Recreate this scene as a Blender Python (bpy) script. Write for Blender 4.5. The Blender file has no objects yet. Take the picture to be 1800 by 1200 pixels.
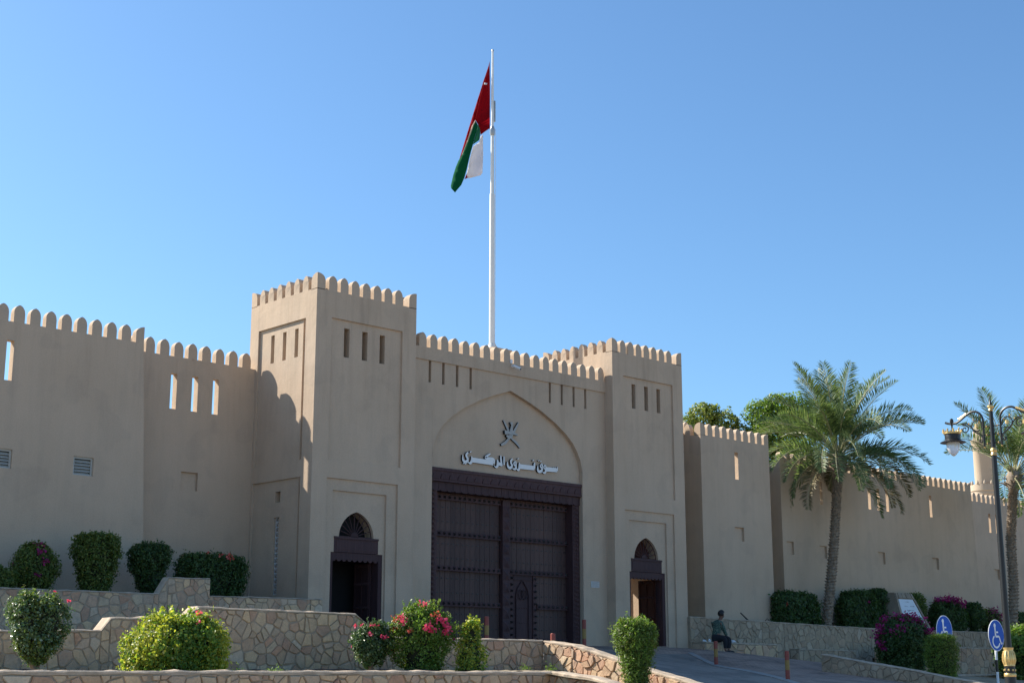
import bpy, bmesh, math, random
import numpy as np
from mathutils import Vector, Matrix
from mathutils.geometry import tessellate_polygon
R = math.radians
random.seed(7)
scene = bpy.context.scene
C = scene.collection

# ---------------------------------------------------------------- camera, sky, sun, exposure
FPX, PITCH, YAW, EYE = 2540.0, R(12.65), R(46.65), 1.6
cd = bpy.data.cameras.new('camera'); cam = bpy.data.objects.new('camera', cd); C.objects.link(cam)
fw = Vector((math.cos(YAW)*math.cos(PITCH), math.sin(YAW)*math.cos(PITCH), math.sin(PITCH)))
rt = Vector((math.sin(YAW), -math.cos(YAW), 0)); upv = rt.cross(fw)
cam.matrix_world = Matrix(((rt.x, upv.x, -fw.x, 0), (rt.y, upv.y, -fw.y, 0), (rt.z, upv.z, -fw.z, EYE), (0, 0, 0, 1)))
cd.sensor_width = 36; cd.lens = FPX/1800*36; cd.clip_end = 3000; cd.clip_start = .1
scene.camera = cam
SUN_DIR = Vector((-.443, .96, .805)).normalized()          # towards the sun
SUN_EL = math.asin(SUN_DIR.z)
w = bpy.data.worlds.new('World'); scene.world = w; w.use_nodes = True
nt = w.node_tree; nt.nodes.clear()
sky = nt.nodes.new('ShaderNodeTexSky'); sky.sky_type = 'NISHITA'; sky.sun_disc = False
sky.sun_elevation = SUN_EL; sky.sun_rotation = math.atan2(SUN_DIR.x, SUN_DIR.y)
sky.altitude = 500; sky.air_density = 1.0; sky.dust_density = 1.5; sky.ozone_density = 1.8
bg = nt.nodes.new('ShaderNodeBackground'); bg.inputs[1].default_value = .092
wo = nt.nodes.new('ShaderNodeOutputWorld')
tint = nt.nodes.new('ShaderNodeMix'); tint.data_type = 'RGBA'; tint.blend_type = 'MULTIPLY'; tint.inputs[0].default_value = 1
tint.inputs[7].default_value = (.68, .95, 1.13, 1)       # the camera's cool white balance
nt.links.new(sky.outputs[0], tint.inputs[6]); nt.links.new(tint.outputs[2], bg.inputs[0]); nt.links.new(bg.outputs[0], wo.inputs[0])
sl = bpy.data.lights.new('sun', 'SUN'); sl.energy = 5.0; sl.angle = R(.53); sl.color = (1, .93, .82)
so = bpy.data.objects.new('sun', sl); C.objects.link(so)
so.rotation_euler = SUN_DIR.to_track_quat('Z', 'Y').to_euler()
scene.view_settings.view_transform = 'Standard'; scene.view_settings.look = 'None'
scene.view_settings.exposure = 0.92; scene.view_settings.gamma = 1; scene.view_settings.use_curve_mapping = False

# ---------------------------------------------------------------- object helpers
def link(name, me, parent=None, mat=None, loc=None, rotz=0, kind=None):
    o = bpy.data.objects.new(name, me); C.objects.link(o)
    if parent: o.parent = parent
    if mat is not None and me is not None and len(me.materials) == 0: me.materials.append(mat)
    if loc: o.location = loc
    if rotz: o.rotation_euler = (0, 0, rotz)
    if kind: o['kind'] = kind
    return o
def tag(o, label, cat, group=None):
    o['label'] = label; o['category'] = cat
    if group: o['group'] = group
    return o
def thing(name, label, cat, loc=(0, 0, 0), group=None):
    o = bpy.data.objects.new(name, None); C.objects.link(o); o.location = loc; o.empty_display_size = .2
    o['kind'] = 'thing'
    return tag(o, label, cat, group)
class MB:
    """collects vertices and faces; build() links them as one mesh object"""
    def __init__(s): s.v = []; s.f = []; s.m = []
    def face(s, pts, m=0):
        n = len(s.v); s.v += [tuple(p) for p in pts]; s.f.append(tuple(range(n, n+len(pts)))); s.m.append(m)
    def poly(s, pts, m=0):
        if len(pts) <= 4: return s.face(pts, m)
        n = len(s.v); s.v += [tuple(p) for p in pts]
        for t in tessellate_polygon([[Vector(p) for p in pts]]): s.f.append(tuple(n+i for i in t)); s.m.append(m)
    def box(s, x0, x1, y0, y1, z0, z1, m=0):
        n = len(s.v); s.v += [(x, y, z) for z in (z0, z1) for y in (y0, y1) for x in (x0, x1)]
        for f in ((0, 2, 3, 1), (4, 5, 7, 6), (0, 1, 5, 4), (2, 6, 7, 3), (0, 4, 6, 2), (1, 3, 7, 5)):
            s.f.append(tuple(n+i for i in f)); s.m.append(m)
    def prism(s, pts, fn, d0, d1, m=0):
        """2D outline pts (u,w) swept from d0 to d1; fn(u,w,d)->xyz"""
        a = [fn(u, q, d0) for u, q in pts]; b = [fn(u, q, d1) for u, q in pts]
        s.poly(a, m); s.poly(b[::-1], m)
        k = len(pts)
        for i in range(k): s.face([a[i], b[i], b[(i+1) % k], a[(i+1) % k]], m)
    def tube(s, pts, rad, n=8, m=0, cap=True):
        pts = [Vector(p) for p in pts]; k = len(pts)
        if not hasattr(rad, '__len__'): rad = [rad]*k
        base = len(s.v); up = Vector((0, 0, 1)); x = None
        for i, p in enumerate(pts):
            t = (pts[min(i+1, k-1)]-pts[max(i-1, 0)]).normalized()
            if x is None: x = t.orthogonal().normalized()
            x = (x-t*x.dot(t)).normalized(); y = t.cross(x)
            for j in range(n):
                a = 2*math.pi*j/n; s.v.append(tuple(p+(x*math.cos(a)+y*math.sin(a))*rad[i]))
        for i in range(k-1):
            for j in range(n):
                a = base+i*n+j; b = base+i*n+(j+1) % n
                s.f.append((a, b, b+n, a+n)); s.m.append(m)
        if cap:
            s.f.append(tuple(base+j for j in range(n))[::-1]); s.m.append(m)
            s.f.append(tuple(base+(k-1)*n+j for j in range(n))); s.m.append(m)
    def lathe(s, prof, cx=0, cy=0, n=20, m=0):
        base = len(s.v); k = len(prof)
        for r, z in prof:
            for j in range(n):
                a = 2*math.pi*j/n; s.v.append((cx+r*math.cos(a), cy+r*math.sin(a), z))
        for i in range(k-1):
            for j in range(n):
                a = base+i*n+j; b = base+i*n+(j+1) % n
                s.f.append((a, b, b+n, a+n)); s.m.append(m)
    def mesh(s, name, mats=(), smooth=False):
        me = bpy.data.meshes.new(name); me.from_pydata(s.v, [], s.f)
        for q in mats: me.materials.append(q)
        if len(mats) > 1: me.polygons.foreach_set('material_index', s.m)
        bm = bmesh.new(); bm.from_mesh(me); bmesh.ops.remove_doubles(bm, verts=bm.verts, dist=1e-5)
        bmesh.ops.recalc_face_normals(bm, faces=bm.faces); bm.to_mesh(me); bm.free()
        if smooth:
            me.polygons.foreach_set('use_smooth', [True]*len(me.polygons))
            me.set_sharp_from_angle(angle=R(35))
        return me
    def build(s, name, mats, parent=None, smooth=False, kind=None, loc=None):
        mats = mats if isinstance(mats, (list, tuple)) else [mats]
        return link(name, s.mesh(name, mats, smooth), parent, kind=kind, loc=loc)

# ---------------------------------------------------------------- materials
def newmat(name):
    m = bpy.data.materials.new(name); m.use_nodes = True; nt = m.node_tree
    return m, nt, nt.nodes['Principled BSDF'], nt.nodes.new, nt.links.new
def noise(nt, scale, detail=6, rough=.6, coord='Object', vec_scale=None):
    tc = nt.nodes.new('ShaderNodeTexCoord'); n = nt.nodes.new('ShaderNodeTexNoise')
    n.inputs['Scale'].default_value = scale; n.inputs['Detail'].default_value = detail; n.inputs['Roughness'].default_value = rough
    src = tc.outputs[coord]
    if vec_scale:
        mp = nt.nodes.new('ShaderNodeMapping'); mp.inputs['Scale'].default_value = vec_scale
        nt.links.new(src, mp.inputs[0]); src = mp.outputs[0]
    nt.links.new(src, n.inputs['Vector']); return n.outputs['Fac']
def ramp(nt, fac, stops):
    r = nt.nodes.new('ShaderNodeValToRGB'); nt.links.new(fac, r.inputs[0])
    e = r.color_ramp.elements
    while len(e) < len(stops): e.new(.5)
    for el, (p, c) in zip(e, stops): el.position = p; el.color = (*c, 1)
    return r.outputs[0]
def mixc(nt, a, b, fac, mode='MIX'):
    m = nt.nodes.new('ShaderNodeMix'); m.data_type = 'RGBA'; m.blend_type = mode
    for s, v in ((m.inputs[6], a), (m.inputs[7], b), (m.inputs[0], fac)):
        if hasattr(v, 'default_value') or hasattr(v, 'is_output'): nt.links.new(v, s)
        elif isinstance(v, (int, float)): s.default_value = v
        else: s.default_value = (*v, 1)
    return m.outputs[2]
def bump(nt, h, strength, dist, prev=None):
    b = nt.nodes.new('ShaderNodeBump'); b.inputs['Strength'].default_value = strength; b.inputs['Distance'].default_value = dist
    nt.links.new(h, b.inputs['Height'])
    if prev: nt.links.new(prev, b.inputs['Normal'])
    return b.outputs[0]
def plain(name, col, rough=.6, metal=0, var=.15, scale=8, bmp=0, bscale=40):
    m, nt, p, N, L = newmat(name)
    f = noise(nt, scale)
    L(ramp(nt, f, [(.25, tuple(c*(1-var) for c in col)), (.75, tuple(min(1, c*(1+var)) for c in col))]), p.inputs['Base Color'])
    p.inputs['Roughness'].default_value = rough; p.inputs['Metallic'].default_value = metal
    if bmp: L(bump(nt, noise(nt, bscale), bmp, .01), p.inputs['Normal'])
    return m

def plaster():
    m, nt, p, N, L = newmat('plaster')
    big = noise(nt, .35, 8, .62); streak = noise(nt, 1, 6, .65, vec_scale=(2.6, 2.6, .28)); fine = noise(nt, 30, 5, .7)
    c = ramp(nt, big, [(.25, (.455, .345, .249)), (.5, (.525, .403, .294)), (.78, (.57, .443, .33))])
    c = mixc(nt, c, ramp(nt, streak, [(.28, (.86, .88, .89)), (.52, (1, 1, 1)), (.75, (1.04, 1.02, 1.0))]), .55, 'MULTIPLY')
    c = mixc(nt, c, ramp(nt, fine, [(.3, (.86, .86, .86)), (.7, (1.1, 1.1, 1.1))]), .7, 'MULTIPLY')
    blot = noise(nt, .9, 3, .4)
    c = mixc(nt, c, ramp(nt, blot, [(.56, (1, 1, 1)), (.60, (.93, .94, .95)), (.70, (.95, .95, .96))]), .8, 'MULTIPLY')
    # rain wash: thin darker runs
    run = noise(nt, 1, 3, .5, vec_scale=(9, 9, .16))
    c = mixc(nt, c, ramp(nt, run, [(.58, (1, 1, 1)), (.72, (.90, .90, .91))]), .3, 'MULTIPLY')
    # streaks washed down from between the teeth, fading with the height
    ge = N('ShaderNodeNewGeometry'); sx = N('ShaderNodeSeparateXYZ'); L(ge.outputs['Position'], sx.inputs[0])
    mr = N('ShaderNodeMapRange'); mr.inputs[1].default_value = 7.2; mr.inputs[2].default_value = 10.6; L(sx.outputs[2], mr.inputs[0])
    st = ramp(nt, noise(nt, 1, 4, .6, vec_scale=(3.7, 3.7, .3)), [(.5, (0, 0, 0)), (.72, (.7, .7, .7))])
    mm = N('ShaderNodeMath'); mm.operation = 'MULTIPLY'; L(st, mm.inputs[0]); L(mr.outputs[0], mm.inputs[1])
    c = mixc(nt, c, mixc(nt, c, (.80, .79, .79), 1, 'MULTIPLY'), mm.outputs[0])
    L(c, p.inputs['Base Color']); p.inputs['Roughness'].default_value = .92
    p.inputs['Specular IOR Level'].default_value = .15
    n1 = bump(nt, noise(nt, 3.2, 5, .6), .35, .03)
    L(bump(nt, noise(nt, 60, 6, .75), .6, .006, n1), p.inputs['Normal'])
    return m
PLASTER = plaster()

def stone_mat(name, stops):
    m, nt, p, N, L = newmat(name)
    oi = N('ShaderNodeObjectInfo')
    c = ramp(nt, oi.outputs['Random'], stops)
    f = noise(nt, 5, 8, .7); g = noise(nt, 38, 5, .7)
    c = mixc(nt, c, ramp(nt, f, [(.3, (.72, .7, .7)), (.5, (1, 1, 1)), (.72, (1.2, 1.14, 1.06))]), .85, 'MULTIPLY')
    c = mixc(nt, c, ramp(nt, g, [(.3, (.8, .8, .8)), (.7, (1.15, 1.15, 1.15))]), .7, 'MULTIPLY')
    L(c, p.inputs['Base Color']); p.inputs['Roughness'].default_value = .85
    n1 = bump(nt, f, .8, .03); L(bump(nt, g, .6, .008, n1), p.inputs['Normal'])
    return m
STONE = stone_mat('field_stone', [(0, (.50, .33, .20)), (.18, (.60, .43, .27)), (.34, (.45, .26, .165)), (.48, (.52, .40, .27)), (.62, (.66, .45, .26)), (.76, (.46, .34, .24)), (.88, (.54, .31, .19)), (1, (.60, .48, .34))])
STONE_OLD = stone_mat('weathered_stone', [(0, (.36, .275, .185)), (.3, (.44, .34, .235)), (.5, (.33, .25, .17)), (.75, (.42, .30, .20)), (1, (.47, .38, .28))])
STONE_RUST = stone_mat('rusty_stone', [(0, (.42, .25, .15)), (.4, (.48, .31, .19)), (.7, (.36, .23, .15)), (1, (.46, .33, .22))])
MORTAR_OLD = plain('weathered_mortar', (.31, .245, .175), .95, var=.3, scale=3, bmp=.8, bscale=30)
MORTAR = plain('mortar', (.38, .295, .21), .95, var=.25, scale=6, bmp=.8, bscale=30)
COPING = plain('coping_mortar', (.44, .345, .25), .9, var=.35, scale=4, bmp=.9, bscale=22)
def wood(name, col):
    m, nt, p, N, L = newmat(name)
    g = noise(nt, 1, 8, .7, vec_scale=(30, 30, 1.6)); b = noise(nt, 1.2)
    c = ramp(nt, g, [(.3, tuple(v*.7 for v in col)), (.7, tuple(v*1.25 for v in col))])
    c = mixc(nt, c, ramp(nt, b, [(.3, (.85, .85, .9)), (.7, (1.12, 1.08, 1.05))]), .8, 'MULTIPLY')
    oi = N('ShaderNodeObjectInfo'); c = mixc(nt, c, ramp(nt, oi.outputs['Random'], [(0, (.78, .78, .80)), (1, (1.2, 1.16, 1.12))]), .9, 'MULTIPLY')
    L(c, p.inputs['Base Color']); p.inputs['Roughness'].default_value = .6; p.inputs['Specular IOR Level'].default_value = .18
    L(bump(nt, g, .4, .004), p.inputs['Normal'])
    return m
WOOD = wood('dark_varnished_wood', (.072, .040, .042)); WOOD_PLANK = wood('faded_plank_wood', (.098, .062, .055)); WOOD_RED = wood('red_brown_wood', (.075, .026, .017))
STUD = plain('dark_stud', (.02, .013, .014), .45)
WHITE = plain('white_paint', (.74, .75, .76), .45, var=.05)
LETTER = plain('sign_letter_face', (.76, .75, .73), .4, var=.04)
EDGE = plain('sign_letter_side', (.015, .015, .018), .5)
SILVER = plain('brushed_emblem', (.36, .34, .315), .5, .2, var=.1)
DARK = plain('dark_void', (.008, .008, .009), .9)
BLACKM = plain('black_enamel', (.008, .009, .010), .42, var=.1)
GOLD = plain('gold_paint', (.66, .47, .19), .34, .55, var=.25, scale=20, bmp=.4, bscale=50)
POLE = plain('pole_paint', (.72, .74, .72), .38, var=.05, scale=3)
STEEL = plain('galvanised', (.42, .43, .43), .45, .5, var=.2)
ALU = plain('louvre_aluminium', (.42, .41, .37), .5, .1, var=.08)
def glass_mat():
    m, nt, p, N, L = newmat('frosted_glass')
    p.inputs['Base Color'].default_value = (.85, .87, .88, 1); p.inputs['Roughness'].default_value = .18
    p.inputs['Transmission Weight'].default_value = .55; p.inputs['IOR'].default_value = 1.3
    return m
GLASS = glass_mat()
def leafmat(name, dark, light, trans=.35, rough=.45, tip=None):
    m, nt, p, N, L = newmat(name)
    ge = N('ShaderNodeNewGeometry')
    stops = [(0, dark), (.55, tuple((a+b)/2 for a, b in zip(dark, light))), (.93, light), (1, tip or light)]
    c = ramp(nt, ge.outputs['Random Per Island'], stops)
    c = mixc(nt, c, ramp(nt, noise(nt, 2.2, 4), [(.3, (.8, .8, .8)), (.7, (1.2, 1.2, 1.2))]), .8, 'MULTIPLY')
    L(c, p.inputs['Base Color']); p.inputs['Roughness'].default_value = rough; p.inputs['Specular IOR Level'].default_value = .35
    tr = N('ShaderNodeBsdfTranslucent'); tc = mixc(nt, c, (1.5, 1.6, .7), .75, 'MULTIPLY'); L(tc, tr.inputs[0])
    mx = N('ShaderNodeMixShader'); mx.inputs[0].default_value = trans
    L(p.outputs[0], mx.inputs[1]); L(tr.outputs[0], mx.inputs[2]); L(mx.outputs[0], nt.nodes['Material Output'].inputs[0])
    return m
LEAF_DEEP = leafmat('leaf_deep_green', (.03, .065, .022), (.085, .15, .042))
LEAF_MID = leafmat('leaf_mid_green', (.055, .10, .018), (.17, .22, .05), tip=(.30, .27, .09))
LEAF_LIME = leafmat('leaf_lime', (.22, .25, .02), (.54, .52, .08), .45, tip=(.55, .52, .2))
LEAF_GREY = leafmat('leaf_silver_green', (.05, .10, .035), (.18, .25, .13), .25, .28, tip=(.45, .5, .38))
LEAF_FRESH = leafmat('leaf_fresh_green', (.07, .15, .02), (.22, .33, .06), .42)
LEAF_TREE = leafmat('leaf_tree', (.06, .115, .018), (.20, .29, .055), .45)
LEAF_TREE2 = leafmat('leaf_tree_yellowish', (.09, .13, .025), (.27, .31, .08), .4, tip=(.38, .33, .13))
PETAL_MAG = leafmat('petal_magenta', (.24, .012, .11), (.42, .03, .20), .3, .6)
PETAL_PINK = leafmat('petal_pink', (.62, .03, .13), (.85, .12, .26), .35, .6)
PETAL_RED = leafmat('petal_salmon', (.45, .05, .04), (.62, .16, .12), .3, .6)
FROND = leafmat('palm_leaflet', (.06, .10, .04), (.18, .24, .10), .28, .5, tip=(.26, .26, .15))
FROND_DRY = leafmat('palm_leaflet_dry', (.12, .10, .05), (.24, .20, .11), .2, .5)
RACHIS = plain('palm_rachis', (.27, .26, .13), .45, var=.2)
BARK = plain('palm_bark', (.27, .215, .16), .95, var=.45, scale=9, bmp=1, bscale=30)
BARK2 = plain('bush_wood', (.22, .16, .11), .9, var=.3, scale=14, bmp=.8, bscale=40)
CORE = plain('dark_foliage_core', (.018, .022, .01), .95, var=.4, scale=20)

# ---------------------------------------------------------------- terrain
TP = np.array([(16,33,2.25),(22,31,2.25),(27,31.6,2.25),(31,32.3,2.24),(35,32,2.22),(38.3,31.6,2.17),(43.5,31.3,1.68),(45.2,31.2,1.5),
 (34.6,27.8,1.6),(31.2,22.8,1.24),(30.3,29.1,2.06),(24,24.3,1.85),(27.5,22.2,1.15),(20,24,2.1),(14,24,2.1),(24.2,21,1.15),(24.5,18,.65),(28,18,.7),(36.5,25,1.42),(36.5,20.4,.9),
 (46,27,1.3),(40,22,1.15),(53,30,1.1),(60,31,1.2),(60,22,1.0),(34,13,.45),(25,12.9,.35),(24.4,8,.05),(40,8,.1),(70,10,.4),(75,30,1.2),(24,33.5,2.25),(36,34,2.22)])
def _phi(r2): return .5*r2*np.log(r2+1e-9)
def _fit(P):
    n = len(P); d = P[:, None, :2]-P[None, :, :2]; K = _phi((d**2).sum(-1))+np.eye(n)*.4
    Q = np.c_[np.ones(n), P[:, :2]]
    M = np.block([[K, Q], [Q.T, np.zeros((3, 3))]])
    return np.linalg.solve(M, np.r_[P[:, 2], 0, 0, 0])
TW = _fit(TP)
def gz(x, y):
    d2 = (TP[:, 0]-x)**2+(TP[:, 1]-y)**2
    return float((TW[:-3]*_phi(d2)).sum()+TW[-3]+TW[-2]*x+TW[-1]*y)
# ================================================================ SETTING
def ground_mat(name, a, b, scale, rough=.95, bs=.5, extra=None):
    m, nt, p, N, L = newmat(name)
    c = ramp(nt, noise(nt, scale, 8, .65), [(.3, a), (.7, b)])
    c = mixc(nt, c, ramp(nt, noise(nt, 45, 5, .7), [(.3, (.75, .75, .75)), (.7, (1.2, 1.2, 1.2))]), .7, 'MULTIPLY')
    if extra: c = extra(nt, c)
    L(c, p.inputs['Base Color']); p.inputs['Roughness'].default_value = rough
    L(bump(nt, noise(nt, 35, 6, .7), bs, .02), p.inputs['Normal'])
    return m
def worn(nt, c):
    c = mixc(nt, c, ramp(nt, noise(nt, .8, 5, .6), [(.42, (.72, .72, .73)), (.5, (1, 1, 1)), (.62, (1.14, 1.12, 1.08))]), .8, 'MULTIPLY')
    return mixc(nt, c, ramp(nt, noise(nt, 3.3, 3, .5), [(.60, (1, 1, 1)), (.64, (.6, .6, .6))]), .7, 'MULTIPLY')
SAND = ground_mat('sandy_ground', (.30, .24, .17), (.42, .34, .25), .4)
ASPHALT = ground_mat('asphalt', (.20, .175, .15), (.26, .23, .20), .6, .85, .4, worn)
SOIL = ground_mat('bed_soil', (.20, .155, .10), (.36, .29, .19), 1.6, .95, 1)
def brick_rows(nt, c):
    tc = nt.nodes.new('ShaderNodeTexCoord'); b = nt.nodes.new('ShaderNodeTexBrick')
    b.inputs['Scale'].default_value = 2.4; b.inputs['Color1'].default_value = (1.1, 1, .95, 1); b.inputs['Color2'].default_value = (.86, .8, .8, 1)
    b.inputs['Mortar'].default_value = (.55, .55, .55, 1); b.inputs['Mortar Size'].default_value = .03
    nt.links.new(tc.outputs['Object'], b.inputs['Vector'])
    return worn(nt, mixc(nt, c, b.outputs[0], .85, 'MULTIPLY'))
PAVER = ground_mat('brick_paving', (.30, .225, .18), (.39, .30, .245), .8, .8, .3, brick_rows)
KERB = plain('kerb_concrete', (.30, .29, .27), .85, var=.2, scale=3, bmp=.5)

g = MB(); g.face([(-600, -600, -.03), (900, -600, -.03), (900, 900, -.03), (-600, 900, -.03)])
g.build('ground', SAND, kind='structure')

def kerb_side(x, y):      # >0 on the paved side of the kerb line
    x0, y0, x1, y1 = 28.2, 18.4, 36.1, 30.0
    return (x-x0)*(y1-y0)-(y-y0)*(x1-x0)
def region(x, y):
    if y < 23.15 and x < 22.95: return None
    if y > 35 or y > 33.2 and x < 22: return None
    if x > 36.55 and (y < 25.2 or x > 44) : return 'bed'
    if y > 30.2 or x < 22.95 or y > 24 and x < 27 and y > 28.8: return 'paved'
    return 'paved' if kerb_side(x, y) > 0 else 'road'
sheets = {'bed': MB(), 'paved': MB(), 'road': MB()}
xs = np.arange(10, 76.01, .5); ys = np.arange(8, 36.01, .5)
xs = np.unique(np.r_[xs, 22.95, 36.55]); ys = np.unique(np.r_[ys, 23.15, 25.2])
Z = {(i, j): gz(x, y) for i, x in enumerate(xs) for j, y in enumerate(ys)}
for i in range(len(xs)-1):
    for j in range(len(ys)-1):
        k = region((xs[i]+xs[i+1])/2, (ys[j]+ys[j+1])/2)
        if k: sheets[k].face([(xs[a], ys[b], Z[a, b]) for a, b in ((i, j), (i+1, j), (i+1, j+1), (i, j+1))])
sheets['bed'].build('planting_bed', SOIL, kind='structure', smooth=True)
sheets['paved'].build('pavement', PAVER, kind='structure', smooth=True)
sheets['road'].build('road', ASPHALT, kind='structure', smooth=True)
kb = MB()   # kerb: a light concrete strip following the edge of the asphalt
KP = [(28.2+(36.1-28.2)*t, 18.4+(30.0-18.4)*t) for t in np.linspace(-.6, 1, 34)]
nx, ny = .826, -.563
for (xa, ya), (xb, yb) in zip(KP, KP[1:]):
    q = lambda x, y, s, h: (x+nx*s, y+ny*s, gz(x, y)+h)
    a0, a1, b0, b1 = q(xa, ya, -.13, .03), q(xa, ya, .02, .05), q(xb, yb, -.13, .03), q(xb, yb, .02, .05)
    kb.face([a0, a1, b1, b0]); kb.face([a0, b0, q(xb, yb, -.13, -.1), q(xa, ya, -.13, -.1)]); kb.face([a1, q(xa, ya, .02, -.1), q(xb, yb, .02, -.1), b1])
kb.build('kerb', KERB, kind='structure')
# left planting bed between the two stone walls, sinking towards the street on its right
def bedz(x, y):
    c = 18+(max(x, 17.9)-17.9)*1.0
    return 1.5-.125*max(0, c-y)+.03*math.sin(x*3.1+y*2.3)*math.sin(y*4.1-x)*.8 + .012*math.sin(x*9+y*7)
b = MB(); bx = np.unique(np.r_[np.arange(3, 22.7, .3), 17.75, 22.7]); by = np.unique(np.r_[np.arange(8, 23.1, .3), 18.2, 23.05])
for i in range(len(bx)-1):
    for j in range(len(by)-1):
        if bx[i+1] <= 17.76 and by[j] < 18.19: continue
        b.face([(bx[a], by[k], bedz(bx[a], by[k])) for a, k in ((i, j), (i+1, j), (i+1, j+1), (i, j+1))])
b.build('planting_bed', SOIL, kind='structure', smooth=True)
# upper terraces under the fortress walls
t = MB(); t.box(3, 22.4, 31.2, 35, 1.8, 3.2); t.box(38.5, 90, 32.15, 36.5, .8, 2.92)
t.build('upper_terrace', SOIL, kind='structure')

# ================================================================ FORTRESS
def facade(mb, fn, u0, u1, z0, z1, feats=(), thick=.22, back=True, skip=None, sides=(1, 1, 1)):
    """front face of a wall with rectangular recesses and holes. fn(u, z, depth)->xyz.
    feats: (u0,u1,z0,z1,depth or None for a hole); later ones win"""
    us = sorted({u0, u1} | {min(max(v, u0), u1) for f in feats for v in f[:2]})
    zs = sorted({z0, z1} | {min(max(v, z0), z1) for f in feats for v in f[2:4]})
    D = {}
    for i in range(len(us)-1):
        for j in range(len(zs)-1):
            um, zm = (us[i]+us[i+1])/2, (zs[j]+zs[j+1])/2; d = 0
            for f in feats:
                if f[0] < um < f[1] and f[2] < zm < f[3]: d = f[4]
            D[i, j] = d
    nu, nz = len(us)-1, len(zs)-1
    for (i, j), d in D.items():
        a, b_, c, e = us[i], us[i+1], zs[j], zs[j+1]
        if d is not None and d != 'skip':
            mb.face([fn(a, c, d), fn(b_, c, d), fn(b_, e, d), fn(a, e, d)])
        if back and d is not None: mb.face([fn(a, c, thick), fn(a, e, thick), fn(b_, e, thick), fn(b_, c, thick)])
        dd = thick if d is None else (0 if d == 'skip' else d)
        for di, dj, p, q in ((1, 0, (b_, c), (b_, e)), (0, 1, (a, e), (b_, e))):
            n = D.get((i+di, j+dj))
            if (i+di, j+dj) not in D: continue
            nn = thick if n is None else (0 if n == 'skip' else n)
            if abs(nn-dd) > 1e-6 and 'skip' not in (d, n): mb.face([fn(*p, dd), fn(*q, dd), fn(*q, nn), fn(*p, nn)])
    if back:
        if sides[0]: mb.face([fn(u0, z0, 0), fn(u0, z1, 0), fn(u0, z1, thick), fn(u0, z0, thick)])
        if sides[1]: mb.face([fn(u1, z0, 0), fn(u1, z0, thick), fn(u1, z1, thick), fn(u1, z1, 0)])
        if sides[2]: mb.face([fn(u0, z1, 0), fn(u1, z1, 0), fn(u1, z1, thick), fn(u0, z1, thick)])
def FX(Y): return lambda u, z, d: (u, Y+d, z)               # wall facing -Y
def FL(X): return lambda u, z, d: (X+d, u, z)               # wall facing -X
def FR(X): return lambda u, z, d: (X-d, u, z)               # wall facing +X
def FB(Y): return lambda u, z, d: (u, Y-d, z)               # wall facing +Y

# merlons: rounded, slightly pointed teeth; one shared mesh per width
MCACHE = {}
def merlon_profile(wd, h):
    a = wd/2; s = h*.58
    pr = [(-a, -.02), (-a, s)]
    for k in range(1, 6):
        t = k/6; ang = math.pi/2*t
        pr.append((-a*math.cos(ang)*(1-.04*t), s+(h-s)*(math.sin(ang)*.74+.26*t)))
    pr.append((0, h)); pr += [(-x, z) for x, z in pr[:-1][::-1]]
    return pr
def merlon(parent, x, y, z, ang=0, wd=.285, h=.445, th=.21, half=None):
    """half=-1/+1: corner tooth that keeps full height to its left / right end"""
    key = (round(wd, 3), h, th, half)
    if key not in MCACHE:
        m = MB(); pr = merlon_profile(wd if not half else wd*2, h)
        if half: pr = [(u if half > 0 else -u, q) for u, q in pr if u <= 1e-6]+[(0, -.02)]
        m.prism(pr, lambda u, q, d: (u, d, q), 0, th)
        me = m.mesh('merlon', [PLASTER], True)
        bm = bmesh.new(); bm.from_mesh(me)
        bmesh.ops.bevel(bm, geom=[e for e in bm.edges if e.calc_face_angle(0) > 1.2 and e.verts[0].co.z > -.01 and e.verts[1].co.z > -.01], offset=.012, segments=1, affect='EDGES')
        bm.to_mesh(me); bm.free(); me.set_sharp_from_angle(angle=R(40)); MCACHE[key] = me
    jz = random.uniform(-.006, .006)
    o = link('merlon', MCACHE[key], parent, loc=(x, y, z), rotz=ang+random.uniform(-.012, .012))
    o.scale = (random.uniform(.97, 1.03), 1, random.uniform(.965, 1.02)); return o
def merlon_row(parent, fn, n, a, b_, half=(0, 0), cw=.28, wd=.285, h=.445):
    """teeth centred from a to b (b included); fn(u)->(x,y,z,ang)"""
    for k in range(n): x, y, z, g_ = fn(a+(b_-a)*k/(n-1)); merlon(parent, x, y, z, g_, wd, h)

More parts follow.
